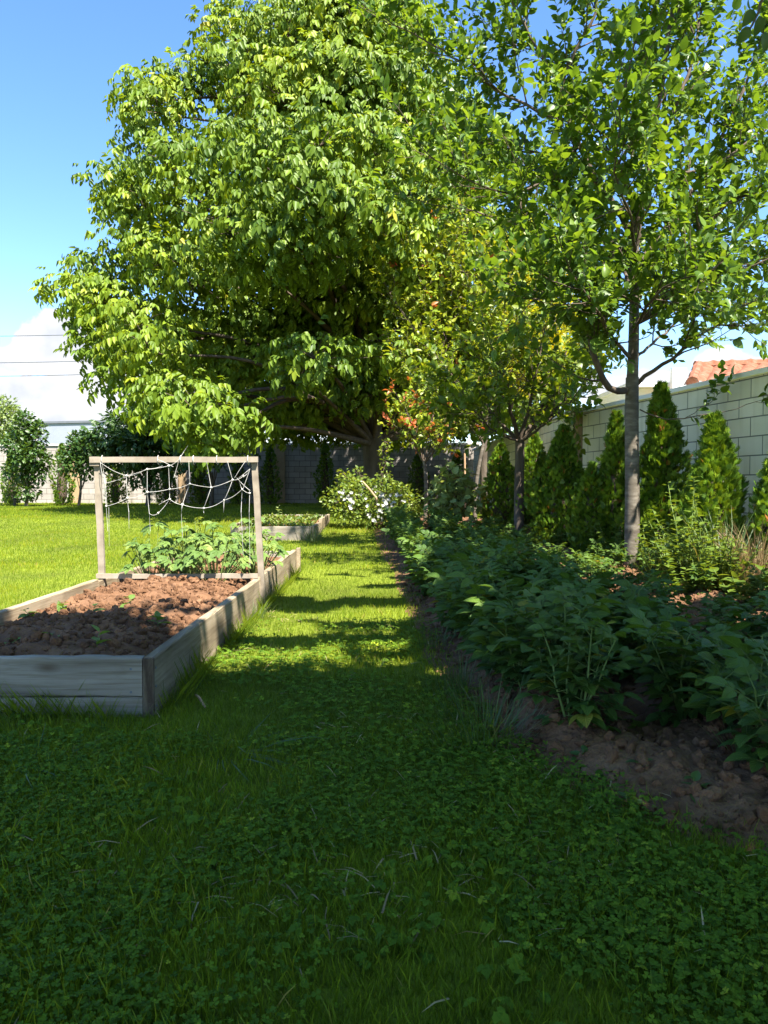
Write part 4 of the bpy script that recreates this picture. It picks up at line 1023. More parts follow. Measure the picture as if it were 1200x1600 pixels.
# pale leaved plant and stakes
clump_tree('currant_bush', 'pale green broad leaved bush at the back of the potato rows', 'shrub', gbase(708, 13.2),
           pb([(700, 755, 13.2, .25), (720, 750, 13.2, .22), (690, 775, 13.1, .28), (715, 780, 13.1, .3), (705, 735, 13.3, .16), (735, 770, 13.2, .2), (695, 795, 13.1, .25), (728, 795, 13.1, .25)]), 'pale', T_leaf(.8, .06, .2, True), .13, 900, trunk_r=.02)
for (xa, ya, xb, yb_, Y_, lab) in [(712, 790, 704, 718, 13.6, 'thin brown stake leaning beside the pale broad leaved bush'), (727, 790, 726, 708, 14.0, 'upright pale stake standing right of the leaning one'), (588, 778, 566, 752, 14.0, 'short tan stick slanting out of the white blossoms')]:
    g = Geo(); tube(g, smooth_path([P(xa, ya + 15, Y_), P(xa, ya, Y_), P(xb, yb_, Y_)], .2), .018, 7, caps=True)
    tag(g.build('garden_stake', M['stake'], origin=P(xa, ya + 15, Y_)), lab, 'stake', 'garden stakes')

# ------------------------------------------------------------------ vegetables
PL = T_leaf(.66, .10, .30)
TP = T_compound(PL, [(0, .62, 0, 0, -.15, .46), (.02, .5, 0, -.95, -.1, .36), (-.02, .5, 0, .95, -.1, .36), (.02, .27, 0, -1.1, 0, .27), (-.02, .27, 0, 1.1, 0, .27)])
def potato(seed, h=.48, big=1.0):
    r_ = np.random.default_rng(seed)
    S, Lf = Geo(), Geo()
    for k in range(int(r_.integers(5, 8))):
        az = r_.uniform(0, 2 * np.pi); ln_ = h * r_.uniform(.75, 1.1); lean = r_.uniform(.1, .55)
        d = np.array([math.cos(az) * lean, math.sin(az) * lean, 1.0]); q_ = [np.array([math.cos(az) * .03, math.sin(az) * .03, -.04])]
        for i in range(6): d = d + np.append(r_.normal(0, .1, 2), -.02); q_.append(q_[-1] + nrm(d) * ln_ / 6)
        q_ = np.array(q_); tube(S, q_, np.linspace(.0075, .003, 7), 5)
        m_ = int(r_.integers(10, 14)); t = np.linspace(.08, 1, m_); ii = np.minimum((t * 6).astype(int), 5); f = (t * 6 - ii)[:, None]
        pos = q_[ii] * (1 - f) + q_[ii + 1] * f
        aa = az + np.arange(m_) * 2.4 + r_.normal(0, .3, m_)
        out_ = np.stack([np.cos(aa), np.sin(aa), 0 * aa], 1)
        el = .25 + .6 * t + r_.normal(0, .15, m_)
        dr_ = out_ * np.cos(el)[:, None] + np.array([0, 0, 1]) * np.sin(el)[:, None] * .6
        sz = (.15 + .10 * np.sin(t * 2.6)) * r_.uniform(.65, 1.2, m_) * big
        scatter(Lf, TP, pos, dr_, np.array([0, 0, 1.]) + out_ * .4 + r_.normal(0, .22, (m_, 3)), sz, np.where(r_.random(m_) < .035, 1.0, np.clip(.12 + .55 * r_.random(m_) + .3 * (t - .5), 0, .95)))
        for p_, d_, s_ in zip(pos, nrm(dr_), sz): tube(S, np.array([p_, p_ + d_ * s_ * .35, p_ + d_ * s_ * .68]), [.003, .0025, .002], 3)
    return S, Lf
GP = 'potato plants in the vegetable patch'
protos = []
for k in range(6):
    S, Lf = potato(100 + k, .46 if k < 4 else .34)
    o = empty('potato_plant', (0, 0, 0), 'leafy dark green potato plant deep in the crowded rows', 'potato plant', GP)
    s_ = S.build('stem', M['stem']); s_.parent = o
    l_ = Lf.build('foliage', M['potato']); l_.parent = o
    protos.append(o)
spots_ = []
for row, (x0, y0, y1, stepm) in enumerate([(.64, 2.95, 14.8, .28), (1.30, 2.52, 13.8, .31), (1.98, 3.2, 12.8, .44), (2.75, 5.6, 11.0, .8), (3.3, 6.2, 9.5, 1.0)]):
    y = y0
    while y < y1:
        x = x0 - .040 * (y - 3.2) + rng.normal(0, .045)
        if x < float(wall_x(y)) - .45 and not ((x - 2.73) ** 2 + (y - 8.6) ** 2 < .05) : spots_.append((x, y, row))
        y += stepm * rng.uniform(.8, 1.2)
named = {0: 'dark green potato plant nearest the viewer in the row beside the grass path'}
first_in_row = {}
for (x, y, row) in spots_: first_in_row.setdefault(row, (x, y))
used = set()
for (x, y, row) in spots_:
    k = int(rng.integers(0, 4)) if row < 3 else int(rng.integers(3, 6))
    lab = 'leafy dark green potato plant deep in the crowded rows'
    if first_in_row[row] == (x, y):
        lab = ['potato plant nearest the viewer in the row beside the grass path', 'potato plant at the near end of the second row from the path, over bare clods',
               'potato plant at the near end of the third row from the path', 'small sunlit potato plant at the near end of the fourth row', 'potato plant at the near end of the row closest to the right wall'][row]
    z = float(soil_z(np.array(x), np.array(y)))
    sc = rng.uniform(.82, 1.1) * (1 - .02 * max(0, y - 6)) * ((.86, .82, .60, .58, .55)[row] + (.22 if row == 2 and y < 4.2 else 0))
    if k not in used:
        o = protos[k]; o.location = (x, y, z); o.rotation_euler = (0, 0, rng.uniform(0, 6.28)); o.scale = (sc, sc, sc); o['label'] = lab; used.add(k)
    else:
        copy_tree(protos[k], (x, y, z), rng.uniform(0, 6.28), sc, lab, GP)
for k in range(6):
    if k not in used: bpy.data.objects.remove(protos[k])
counts['potato'] = len(spots_)

# cucumbers in the raised bed
TC = T_compound(T_leaf(.62, .05, .25), [(0, 0, 0, a_, -.12, s_) for a_, s_ in ((0, 1.0), (.95, .82), (-.95, .82), (1.9, .6), (-1.9, .6))])
TC2 = T_compound(T_leaf(.7, .08, .3, True), [(0, 0, 0, a_, -.1, s_) for a_, s_ in ((0, 1.0), (1.3, .8), (-1.3, .8))])
GC = 'cucumber plants in the raised bed'
for i, (cx, cy, sp_, nl, lab) in enumerate([(-1.90, 6.38, .22, 36, 'leftmost cucumber plant sprawling beside the trellis bottom bar'), (-1.64, 6.42, .26, 52, 'bushy cucumber plant in the middle of the raised bed, left of the yellow flower'),
                                       (-1.36, 6.28, .24, 50, 'cucumber plant with a yellow flower reaching over the trellis bottom bar'), (-1.15, 6.95, .22, 40, 'cucumber plant climbing at the right trellis post'),
                                       (-1.75, 7.3, .26, 40, 'cucumber plant at the back of the raised bed behind the bushy middle one'), (-1.3, 7.6, .26, 42, 'cucumber plant at the far right end of the long raised bed')]):
    z0 = float(bed_soil_z(np.array(cx), np.array(cy)))
    o = empty('cucumber_plant', (cx, cy, z0), lab, 'cucumber plant', GC)
    S, Lf = Geo(), Geo()
    a_ = rng.uniform(0, 2 * np.pi, nl); rr = sp_ * np.sqrt(rng.random(nl)) * 1.25; hh = .12 + .34 * (1 - (rr / (sp_ * 1.3)) ** 2) * rng.uniform(.5, 1.1, nl)
    pos = np.stack([np.cos(a_) * rr, np.sin(a_) * rr, hh], 1)
    out_ = np.stack([np.cos(a_), np.sin(a_), 0 * a_], 1)
    scatter(Lf, TC, pos, out_ + rng.normal(0, .5, (nl, 3)) * [1, 1, .2] + [0, 0, -.15], np.array([0, -.35, 1.]) + out_ * .35 + rng.normal(0, .25, (nl, 3)), rng.uniform(.055, .10, nl), rng.random(nl))
    for p_ in pos: tube(S, smooth_path([[p_[0] * .25, p_[1] * .25, -.02], p_ * [.7, .7, .6], p_], .05), .0035, 4)
    s_ = S.build('stem', M['stem']); s_.parent = o
    l_ = Lf.build('foliage', M['cucumber']); l_.parent = o
    if i == 2:
        fg = Geo(); c = P(322, 872, 6.3) - np.array([cx, cy, z0])
        scatter(fg, T_compound(T_leaf(.7, .1, -.2), [(0, 0, 0, k * 2 * math.pi / 5, .4, 1) for k in range(5)]), c[None], np.array([[1., 0, .2]]), np.array([[0, -1., .5]]), .028, .5)
        f_ = fg.build('flower', M['yflower']); f_.parent = o

# small plants
def sprig(name, label, cat, loc, n, h, leaf, T, mat, group=None, spread=.6, smat='stem', r=.003, stems=1, lean=.2):
    o = empty(name, loc, label, cat, group)
    S, Lf = Geo(), Geo()
    for s in range(stems):
        az = rng.uniform(0, 6.28); d = np.array([math.cos(az) * lean, math.sin(az) * lean, 1.]); hh = h * rng.uniform(.65, 1.1)
        b0 = np.array([math.cos(az), math.sin(az), 0]) * .04 * (stems > 1)
        q_ = [b0 - [0, 0, .03]]
        for k in range(5): d = d + rng.normal(0, .09, 3); q_.append(q_[-1] + nrm(d) * hh / 5)
        q_ = np.array(q_); tube(S, q_, np.linspace(r, r * .5, 6), 4)
        t = np.linspace(.15, 1, n); ii = np.minimum((t * 5).astype(int), 4); f = (t * 5 - ii)[:, None]; pos = q_[ii] * (1 - f) + q_[ii + 1] * f
        aa = np.arange(n) * 2.4 + az; out_ = np.stack([np.cos(aa), np.sin(aa), 0 * aa], 1)
        scatter(Lf, T, pos, out_ + [0, 0, .35] + rng.normal(0, .2, (n, 3)), [0, 0, 1.] + out_ * .2 + rng.normal(0, .25, (n, 3)), leaf * rng.uniform(.7, 1.2, n) * (1.1 - .5 * t), np.clip(.3 + .4 * rng.random(n), 0, 1))
    a = S.build('stem', M[smat]); a.parent = o
    b = Lf.build('foliage', M[mat]); b.parent = o
    return o
GS = 'small seedlings in the long raised bed'
for k, (x, y, lab) in enumerate([(-2.05, 4.55, 'seedling at the left edge of the bed soil'), (-1.95, 4.75, 'leafy seedling on the left of the bed soil, beside the sunlit lumps'), (-1.75, 4.6, 'seedling with two broad leaves near the left board'), (-1.55, 3.75, 'wilted pale seedling lying near the front board'), (-1.35, 3.62, 'seedling close to the front right corner of the bed'),
                                 (-1.85, 3.75, 'seedling by the front board toward the left edge'), (-1.25, 4.3, 'lone seedling along the right board'), (-1.6, 4.9, 'tiny seedling in the middle of the bed soil')]):
    sprig('seedling', lab, 'seedling', (x, y, float(bed_soil_z(np.array(x), np.array(y)))), 7, .11, .085, TL, 'cucumber', GS, lean=.7)
for k, (px, py, lab) in enumerate([(905, 1180, 'small weed on the clods before the first potato plants'), (1000, 1205, 'low weed with divided leaves between clods'), (1000, 1250, 'dark weed at the front edge of the soil'), (900, 1265, 'tiny weed near the front edge of the soil, under the small weed'), (1100, 1240, 'weed at the front edge below the second row')]):
    Y_ = (1 - .06) * F_PX / (py - HZ); x = P(px, 757, Y_)[0]
    sprig('weed', lab, 'weed', (x, Y_, float(soil_z(np.array(x), np.array(Y_)))), 7, .07, .065, TL, 'shrub', 'weeds on the front of the vegetable patch', lean=.4)
# tall lit weeds near the right wall
wl = [(1085, 880, 7.0, .95, 'tall leafy weed left of the straw clump, rising before the broad dark thuja'), (1055, 875, 7.6, .6, 'sunlit weed right beside the grey tree trunk'), (1110, 890, 6.9, .6, 'lower weed between the tall leafy one and the straw clump'), (1025, 870, 8.0, .55, 'weed at the foot of the tallest thuja'), (1140, 895, 6.8, .5, 'weed at the foot of the straw clump'), (965, 850, 9.0, .55, 'weed at the left foot of the grey tree trunk'), (930, 840, 9.8, .5, 'weed growing below the short thuja'), (1070, 900, 6.6, .5, 'weed in the sun before the tall leafy one')]
for px, py, Y_, h, lab in wl:
    x = P(px, 757, Y_)[0]
    sprig('tall_weed', lab, 'weed', (x, Y_, float(gz(x, Y_))), 26, h * 1.15, .10, TL, 'weed', 'tall weeds along the right wall', r=.006, stems=10, lean=.35)
for px, Y_, lab in [(760, 12.6, 'sunlit squash like plant at the foot of the dark trunked fruit tree'), (850, 11.4, 'low bright green plant between the fruit tree and the wide thuja'), (900, 10.4, 'low yellow green plant before the short thuja'), (800, 11.2, 'broad leaved plant in the sun beyond the potato rows'), (1170, 6.3, 'leafy plant in the sun at the right edge of the picture'), (690, 13.2, 'low plant before the pale broad leaved bush')]:
    x = P(px, 757, Y_)[0]
    sprig('leafy_plant', lab, 'plant', (x, Y_, float(gz(x, Y_))), 12, .42, .15, T_leaf(.75, .06, .3), 'weed', 'leafy plants beyond the potato rows', r=.006, stems=7, lean=.6)
# weeds covering the farther bed
G = Geo(); n = 900
x = rng.uniform(-2.36, -1.18, n); y = rng.uniform(12.4, 15.7, n); a_ = rng.uniform(0, 6.28, n)
scatter(G, TB, np.stack([x, y, .29 + .015 * (y - 12.3) + .03 * rng.random(n)], 1), np.stack([np.cos(a_), np.sin(a_), .5 + rng.random(n)], 1), np.array([0, 0, 1.]) + rng.normal(0, .5, (n, 3)), rng.uniform(.05, .11, n), rng.random(n))
tag(G.build('weed_cover', M['weed']), 'low pale weeds covering the soil of the farther raised bed', 'weeds', kind='stuff')
sprig('leafy_shoot', 'taller leafy shoot standing up from the farther raised bed', 'plant', (-1.95, 14.6, .32), 12, .32, .13, TL, 'pale', lean=.1, r=.006)

# grass tufts
TG = (np.array([[-.5, 0, 0], [.5, 0, 0], [-.42, .45, .02], [.42, .45, .02], [-.25, .8, -.04], [.25, .8, -.04], [0, 1.05, -.2]]) * [.03, 1, 1],
      [np.array([[0, 1, 3, 2], [2, 3, 5, 4]]), np.array([[4, 5, 6]])], np.zeros((7, 2)))
def tuft(label, loc, n, h, rad, mat='tuft', group='grass tufts at the edges of the beds', name='grass_tuft', lean=.5, cat='grass tuft', wide=1.0):
    a_ = rng.uniform(0, 6.28, n); rr = rad * np.sqrt(rng.random(n)); out_ = np.stack([np.cos(a_), np.sin(a_), 0 * a_], 1)
    G = Geo(); pos = out_ * rr[:, None]
    scatter(G, (TG[0] * [wide * .6, 1, 1], TG[1], TG[2]), pos - [0, 0, .01], out_ * lean * rng.uniform(.2, 1.3, n)[:, None] + [0, 0, 1] + rng.normal(0, .2, (n, 3)), np.cross(out_, [0, 0, 1.]) * .3 - out_ + [0, 0, .2], h * rng.uniform(.5, 1.15, n), rng.random(n))
    o = G.build(name, M[mat]); o.location = loc
    return tag(o, label, cat, group)
def gl(px, Y): x_ = P(px, 757, Y)[0]; return (x_, Y, float(gz(x_, Y)))
tuft('large shaded grass tuft at the corner of the vegetable patch below the first potato plant', gl(755, 3.05), 220, .22, .22, lean=.8)
tuft('shaded grass tuft along the patch edge just behind the large one', gl(715, 3.75), 150, .20, .16)
tuft('thin grass tuft on the patch edge beside the sunlit clods', gl(672, 4.7), 90, .16, .12)
tuft('long grass tuft at the corner of the farther raised bed', gl(487, 12.1), 160, .32, .16)
tuft('grass tuft against the long bed right under the trellis post', gl(412, 6.6), 130, .18, .13)
tuft('grass tuft at the sunlit middle of the long side board', gl(395, 5.7), 110, .16, .12)
tuft('grass tuft at the near right corner of the long bed', gl(262, 3.55), 60, .16, .10)
tuft('grass tuft against the shaded front board', gl(165, 3.24), 90, .14, .16)
tuft('grass tuft at the left end of the front board', gl(15, 3.22), 110, .13, .16)
tuft('coarse grass blades arching at the right edge over bare soil', gl(1185, 2.7), 40, .30, .10)
tuft('tall lit grass clump left of the straw clump', gl(1130, 7.0), 220, .75, .22, lean=.45)
tuft('tall lit grass clump at the right foot of the grey trunk', gl(1040, 7.4), 120, .5, .2)
tuft('dry straw coloured grass clump beside the pale right wall', gl(1183, 7.0), 420, .62, .13, mat='straw', name='dry_grass_clump', group=None, lean=.3)
tuft('cut grass stalks strewn on the shaded lawn below the bed corner', gl(350, 2.9), 60, .30, .10, group='cut grass on the lawn', lean=7, name='cut_grass', cat='cut grass')
tuft('pale cut grass stalks strewn at the left edge of the lawn', gl(40, 2.75), 45, .26, .10, group='cut grass on the lawn', lean=7, name='cut_grass', cat='cut grass')

# ------------------------------------------------------------------ grass and clover
def lawn_ok(x, y):
    s = soil_depth(x, y)
    edge = (s < .04 + .26 * rng.random(len(x)) ** 2) | ((s < .5) & (y < 2.7) & (rng.random(len(x)) < .25 - .3 * s))
    return edge & ~bed_inside(x, y, .0) & (x < wall_x(y))
def field(n, y0, y1, pw=1.0, half=.62, pad=.7, xmax=9, xmin=-99):
    y = y0 + (y1 - y0) * rng.random(n) ** pw
    x = (rng.random(n) * 2 - 1) * (half * y + pad)
    ok = lawn_ok(x, y) & (x < xmax) & (x > xmin)
    return x[ok], y[ok]
GB = (np.array([[-.5, 0, 0], [.5, 0, 0], [-.4, .55, .03], [.4, .55, .03], [0, 1, -.12]]), [np.array([[0, 1, 3, 2]]), np.array([[2, 3, 4]])], np.zeros((5, 2)))
G = Geo()
def blades(n, y0, y1, h, w, pw=1.0, lean=.6, dry=0.0, **kw):  # negative dry means darker blade colour, painting in shade rather than moisture
    x, y = field(n, y0, y1, pw, **kw)
    n = len(x)
    pat = fbm(x * 1.1, y * 1.1, oct=3, seed=41)
    a_ = rng.uniform(0, 6.28, n)
    d = np.stack([np.cos(a_) * lean * rng.random(n), np.sin(a_) * lean * rng.random(n), np.ones(n)], 1)
    nor = np.stack([np.cos(a_ + 1.2), np.sin(a_ + 1.2), .3 + 0 * a_], 1)
    hh = h * rng.uniform(.5, 1.25, n) * (.7 + .6 * pat)
    wq = w / h
    scatter(G, (GB[0] * [wq, 1, 1], GB[1], GB[2]), np.stack([x, y, gz(x, y) - .004], 1), d, nor, hh, np.clip(.06 + dry + .55 * rng.random(n) + .9 * (pat - .42) + np.where(rng.random(n) < .03, .5, 0), 0, 1))
blades(150000, 1.1, 4.0, .040, .0026, dry=-.16)  # near blades coloured darker to paint in the foreground shade
blades(22000, 1.1, 4.0, .065, .0030, lean=.9, dry=-.1)  # longer near blades darkened in colour for the same shade
blades(130000, 4.0, 9.0, .040, .0042)
blades(150000, 9.0, 17.0, .042, .0085, pad=1.0, xmax=1.0)
blades(150000, 17.0, 28.5, .048, .016, pad=1.0, xmax=3)
ne = 2000
e = rng.random(ne); off = .004 + .05 * rng.random(ne) ** 2
x = np.where(e < .22, rng.uniform(BX0, BX1, ne), BX1 + off + .012); y = np.where(e < .22, BY0 - off, rng.uniform(BY0, BY1, ne))
clump = fbm(x * 3, y * 3, oct=3, seed=44); a_ = rng.uniform(0, 6.28, ne); hh = (.04 + .15 * sstep(.48, .72, clump)) * rng.uniform(.5, 1.2, ne)
scatter(G, (GB[0] * [.03, 1, 1], GB[1], GB[2]), np.stack([x, y, gz(x, y) - .004], 1), np.stack([np.cos(a_) * .6 + .2 * (e >= .22), np.sin(a_) * .6 - .2 * (e < .22), np.ones(ne)], 1), np.stack([np.cos(a_ + 1.2), np.sin(a_ + 1.2), .3 + 0 * a_], 1), hh, np.clip(.1 + .6 * rng.random(ne), 0, 1))
tag(G.build('grass', M['grass']), 'short mown grass blades covering the lawn', 'grass', kind='stuff')
heart = (np.array([[0, 0, 0], [.42, .42, .10], [.40, .85, .08], [.0, .86, -.02], [-.40, .85, .08], [-.42, .42, .10]]), [np.array([[0, 1, 2, 3], [0, 3, 4, 5]])], np.zeros((6, 2)))
TCL = T_compound(heart, [(0, .06, 0, a_, .1, 1) for a_ in (0, 2.09, -2.09)])
G = Geo()
def clovers(n, y0, y1, s, pw=1.0, thr=.42):
    x, y = field(n, y0, y1, pw)
    k = rng.random(len(x)) < sstep(thr - .08, thr + .10, fbm(x * 1.7 + 9, y * 1.7, oct=3, seed=52))
    x, y = x[k], y[k]; n = len(x)
    a_ = rng.uniform(0, 6.28, n)
    scatter(G, TCL, np.stack([x, y, gz(x, y) + .012 + .038 * rng.random(n)], 1), np.stack([np.cos(a_), np.sin(a_), rng.normal(0, .15, n)], 1), np.array([0, -.1, 1.]) + rng.normal(0, .28, (n, 3)), s * rng.uniform(.6, 1.3, n), np.clip(rng.normal(.45, .25, n), 0, 1))
clovers(46000, 1.1, 3.0, .0095, thr=.44)
clovers(26000, 3.0, 5.5, .012, thr=.50)
tag(G.build('clover', M['clover']), 'clover leaves mixed through the shaded lawn', 'clover', kind='stuff')
G = Geo()
x, y = field(15000, 1.1, 5.0); k = rng.random(len(x)) < sstep(.42, .60, fbm(x * 2.1 + 31, y * 2.1, oct=3, seed=58)); x, y = x[k], y[k]; n = len(x); a_ = rng.uniform(0, 6.28, n)
scatter(G, TC2, np.stack([x, y, gz(x, y) + .010 + .03 * rng.random(n)], 1), np.stack([np.cos(a_), np.sin(a_), rng.normal(0, .2, n)], 1), np.array([0, -.1, 1.]) + rng.normal(0, .3, (n, 3)), rng.uniform(.012, .030, n), np.clip(rng.normal(.5, .25, n), 0, 1))
tag(G.build('lawn_weeds', M['clover']), 'small lobed broad leaved weeds growing through the lawn', 'weeds', kind='stuff')
G = Geo()
x, y = field(9000, 1.1, 6.0); k = rng.random(len(x)) < .07 + .6 * sstep(.52, .7, fbm(x * 1.6 + 3, y * 1.6, oct=3, seed=88)); x, y = x[k], y[k]; n = len(x); a_ = rng.uniform(0, 6.28, n)
scatter(G, (GB[0] * [.06, 1, 1], GB[1], GB[2]), np.stack([x, y, gz(x, y) + .006 + .02 * rng.random(n)], 1), np.stack([np.cos(a_), np.sin(a_), rng.normal(.15, .3, n)], 1), np.array([0, 0, 1.]) + rng.normal(0, .3, (n, 3)), rng.uniform(.03, .09, n), rng.random(n))
tag(G.build('thatch', M['straw']), 'dry straw bits and dead blades lying in the lawn', 'dry grass', kind='stuff')
# a few odd things on the lawn
G = Geo(); scatter(G, TL, P(1075, 1416, 1.84)[None], np.array([[1., .2, .1]]), np.array([[0, -.3, 1.]]), .022, .8)
o = G.build('fallen_petal', M['petal']); tag(o, 'single pale petal lying on the clover at lower right', 'petal')
G = Geo(); tube(G, smooth_path([[-.88, 3.62, .015], [-.84, 3.52, .03], [-.79, 3.42, .012]], .03), .006, 5, caps=True)
tag(G.build('stick', M['stake']), 'short pale stick lying at the foot of the long side board', 'stick')

# ------------------------------------------------------------------ beyond the walls
o = empty('warehouse', (-20, 70, .3), 'long flat grey metal warehouse behind the back wall on the left', 'building')
YW = 70.0
a_, b_ = P(52, 660, YW), P(640, 648, YW - 8)
def slab(G, a, b, z0, z1, th):
    wall_box(G, a[:2], b[:2], z1, th, z0)
G = Geo(); slab(G, a_, b_, .2, 4.6, 20); G.build('wall', M['metalgrey'], o, smooth=False)
G = Geo(); slab(G, a_ - [.05, .05, 0], b_ - [-.05, .05, 0], 4.62, a_[2] - .15, 20.1); G.build('upper_cladding', M['metalgrey'], o, smooth=False)
G = Geo(); slab(G, a_ - [.15, .15, 0], b_ - [-.15, .15, 0], a_[2] - .14, a_[2] + .05, 20.3); G.build('roof_flashing', M['metaldark'], o, smooth=False)
for px0, px1 in ((430, 462), (505, 540)):
    G = Geo(); s0 = (px0 - 52) / 588; s1 = (px1 - 52) / 588
    p0 = a_ + (b_ - a_) * s0; p1 = a_ + (b_ - a_) * s1
    slab(G, p0 - [0, .3, 0], p1 - [0, .3, 0], 1.0, 5.6, .24); G.build('door', M['metalpale'], o, smooth=False)
o = empty('street_lamp', (P(57, 700, 50)[0], 50, .3), 'thin street lamp with a bent arm rising over the grey warehouse', 'street lamp')
G = Geo(); t_ = P(57, 652, 50); tube(G, smooth_path([[t_[0], 50, .2], [t_[0], 50, 3], t_, P(55, 644, 50), P(49, 641, 50)], .3), .07, 6); G.build('pole', M['steel'], o)
G = Geo(); box(G, P(49, 642.5, 50) - [.5, .1, 0], P(49, 642.5, 50) + [.1, .1, .12], bev=.03); G.build('lamp_head', M['steel'], o)
for k, (ya, yb_, Y_, lab) in enumerate([(522, 515, 60, 'topmost power line crossing the sky over the cloud'), (564, 556, 60, 'second power line from the top'), (585, 577, 60, 'third power line from the top, just under the second'), (623, 621, 75, 'faint power line across the lower cloud'), (641, 637, 75, 'lowest faint power line just above the warehouse roof')]):
    a = P(-350, ya + 10, Y_); b = P(620, yb_ - 8, Y_)
    t = np.linspace(0, 1, 24)[:, None]; q_ = a * (1 - t) + b * t; q_[:, 2] -= .5 * np.sin(np.pi * t[:, 0])
    q_[:, 2] += .35
    g = Geo(); tube(g, q_, .030 if k < 3 else .02, 4); tag(g.build('power_line', M['cable'] if k < 3 else M['steel'], origin=a), lab, 'power line', 'power lines')

# house with the tiled roof behind the right wall
ho = empty('tiled_house', (7.4, 15.5, .2), 'low house with an orange clay tiled roof behind the right wall', 'house')
e0, e1 = P(1082, 600, 13.6), P(1330, 575, 13.6)
r0, r1 = P(1092, 573, 15.2), P(1400, 560, 15.2)
G = Geo(); n = 26
nx, ny = 26 * 10, 8
us = np.linspace(0, 1, nx); vs = np.linspace(0, 1, ny)
V = []
for v in vs:
    for u in us:
        p_ = (e0 * (1 - u) + e1 * u) * (1 - v) + (r0 * (1 - u) + r1 * u) * v
        p_ = p_ + np.array([0, -.015, .045]) * abs(math.sin(u * math.pi * 13)) + np.array([0, 0, -.03]) * ((v * 7) % 1.0 if v < 1 else 0)
        V.append(p_)
ii = np.arange(ny - 1)[:, None] * nx + np.arange(nx - 1)[None]
G.add(V, np.stack([ii, ii + 1, ii + nx + 1, ii + nx], -1).reshape(-1, 4)); G.build('roof', M['tile'], ho, smooth=False)
G = Geo(); q_ = np.stack([r0 * (1 - u) + r1 * u for u in np.linspace(-.02, 1, 44)])
tube(G, q_, np.where(np.arange(44) % 4 == 0, .12, .095), 8, caps=True); q2_ = np.stack([e0 * (1 - u) + r0 * u for u in np.linspace(-.02, 1, 9)])
tube(G, q2_ + [0, 0, .03], np.where(np.arange(9) % 3 == 0, .11, .09), 8, caps=True); G.build('ridge_tiles', M['tile'], ho, smooth=False)
G = Geo(); wall_box(G, (e0[0] + .1, 13.9), (e1[0], 13.9), e0[2] - .06, 2.6, 0); G.build('wall', M['houseorange'], ho, smooth=False)
G = Geo(); tube(G, [e0 + [-.25, -.08, -.10], e1 + [0, -.08, -.05]], .06, 8, caps=True); G.build('gutter', M['white'], ho)
hw = empty('white_outbuilding', (5.0, 16.5, .2), 'white walled outbuilding glimpsed behind the grey trunk, left of the tiled roof', 'building')
p0, p1 = P(985, 640, 15.5), P(1078, 600, 15.5)
G = Geo(); wall_box(G, (p0[0], 15.6), (p1[0], 15.6), P(1000, 606, 15.5)[2], 2.0, 0); G.build('wall', M['white'], hw, smooth=False)
G = Geo(); box(G, (p0[0] - .1, 15.35, P(1000, 606, 15.5)[2] + .003), (p1[0] + .05, 17.7, P(1000, 599, 15.5)[2]), bev=.01); G.build('roof', M['white'], hw, smooth=False)
G = Geo(); c_ = P(1068, 590, 15.0); box(G, (c_[0] - .14, 15.2, 0), (c_[0] + .14, 15.34, P(1068, 572, 15)[2]), bev=.01); G.build('chimney', M['white'], hw, smooth=False)

# ------------------------------------------------------------------ sky, sun, camera
w = bpy.data.worlds.new('World'); scene.world = w; w.use_nodes = True
nt = w.node_tree; nt.nodes.clear()
out = nt.nodes.new('ShaderNodeOutputWorld')
sky = nt.nodes.new('ShaderNodeTexSky'); sky.sky_type = 'NISHITA'; sky.sun_disc = False
sky.sun_elevation = SUN_EL; sky.sun_rotation = math.atan2(SUN[0], SUN[1]); sky.ozone_density = 3.0; sky.air_density = 1.0; sky.dust_density = .3
bg = N(nt, 'ShaderNodeBackground', Strength=.083)
hs = N(nt, 'ShaderNodeHueSaturation', Saturation=1.18, Value=1.0, Hue=.506); nt.links.new(sky.outputs[0], hs.inputs['Color'])
nt.links.new(hs.outputs[0], bg.inputs['Color'])
tc = N(nt, 'ShaderNodeTexCoord'); sx = N(nt, 'ShaderNodeSeparateXYZ'); nt.links.new(tc.outputs['Generated'], sx.inputs[0])
def mth(op, a, b=None, c=None):
    n_ = nt.nodes.new('ShaderNodeMath'); n_.operation = op
    for i, v in enumerate((a, b, c)):
        if v is None: continue
        if isinstance(v, (int, float)): n_.inputs[i].default_value = v
        else: nt.links.new(v, n_.inputs[i])
    return n_.outputs[0]
az = mth('ARCTAN2', sx.outputs[0], sx.outputs[1]); el = mth('ARCSINE', sx.outputs[2])
cl = None
for px, py, rx, ry in [(100, 545, 70, 48), (95, 515, 40, 34), (45, 565, 60, 22), (140, 560, 90, 40), (110, 622, 125, 36), (30, 640, 60, 36), (210, 610, 110, 60), (130, 650, 160, 30), (400, 640, 160, 45),
                       (1130, 568, 50, 26), (1190, 585, 70, 26), (1000, 610, 160, 30), (1400, 560, 160, 60), (-300, 560, 200, 70), (1900, 540, 220, 60)]:
    a0 = math.atan((px - 600) / F_PX); e0_ = math.atan((HZ - py) / F_PX * math.cos(a0))
    k = F_PX / math.cos(a0)
    dx = mth('MULTIPLY', mth('SUBTRACT', az, a0), k / rx * 1.0); dy = mth('MULTIPLY', mth('SUBTRACT', el, e0_), F_PX / ry)
    v = mth('SUBTRACT', 1.0, mth('ADD', mth('MULTIPLY', dx, dx), mth('MULTIPLY', dy, dy)))
    cl = v if cl is None else mth('SMOOTH_MAX', cl, v, .25)
cl = mth('MAXIMUM', cl, -1.5)
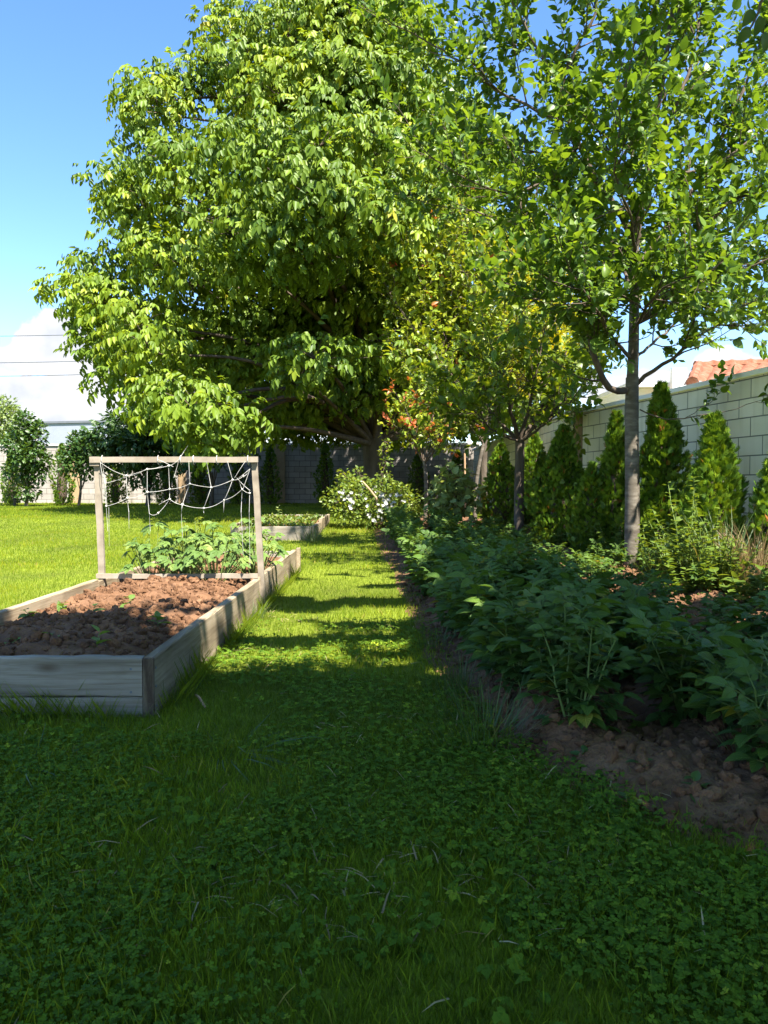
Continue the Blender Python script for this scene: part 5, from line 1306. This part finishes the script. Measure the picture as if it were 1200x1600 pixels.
nz = N(nt, 'ShaderNodeTexNoise', Scale=24.0, Detail=9.0); nz.inputs['Roughness'].default_value = .6; nt.links.new(tc.outputs['Generated'], nz.inputs['Vector'])
nl_ = mth('MULTIPLY', mth('SUBTRACT', nz.outputs['Fac'], .5), 2.6)
dens = mth('ADD', cl, nl_)
mr = N(nt, 'ShaderNodeMapRange', interpolation_type='SMOOTHSTEP'); mr.inputs['From Min'].default_value = .05; mr.inputs['From Max'].default_value = .38
nt.links.new(dens, mr.inputs['Value'])
n2 = N(nt, 'ShaderNodeTexNoise', Scale=16.0, Detail=6.0); nt.links.new(tc.outputs['Generated'], n2.inputs['Vector'])
cc = ramp(nt, n2.outputs['Fac'], [(.34, (.70, .75, .86)), (.54, (.95, .96, 1.0))])
bc = N(nt, 'ShaderNodeBackground', Strength=.26); nt.links.new(cc, bc.inputs['Color'])
mx = N(nt, 'ShaderNodeMixShader'); nt.links.new(mr.outputs[0], mx.inputs[0]); nt.links.new(bg.outputs[0], mx.inputs[1]); nt.links.new(bc.outputs[0], mx.inputs[2])
nt.links.new(mx.outputs[0], out.inputs['Surface'])

sl = bpy.data.lights.new('sun', 'SUN'); sl.energy = 5.0; sl.angle = R(.53); sl.color = (1.0, .94, .84)
so = bpy.data.objects.new('sun', sl); COL.objects.link(so)
so.rotation_euler = Vector(-SUN).to_track_quat('-Z', 'Y').to_euler()
so.location = (5, -10, 14)

cam = bpy.data.cameras.new('camera'); co = bpy.data.objects.new('camera', cam); COL.objects.link(co)
co.location = (0, 0, CAM_H); co.rotation_euler = (R(90) - PITCH, 0, 0)
cam.sensor_fit = 'VERTICAL'; cam.sensor_height = 36; cam.sensor_width = 27; cam.lens = 36 * F_PX / 1600
cam.clip_end = 2000; cam.clip_start = .05
scene.camera = co
scene.view_settings.view_transform = 'Standard'; scene.view_settings.look = 'None'
scene.view_settings.exposure = 2.15; scene.view_settings.gamma = 1
scene.cycles.max_bounces = 8; scene.cycles.diffuse_bounces = 4; scene.cycles.transmission_bounces = 4
scene.cycles.use_denoising = True
print('COUNTS', counts)
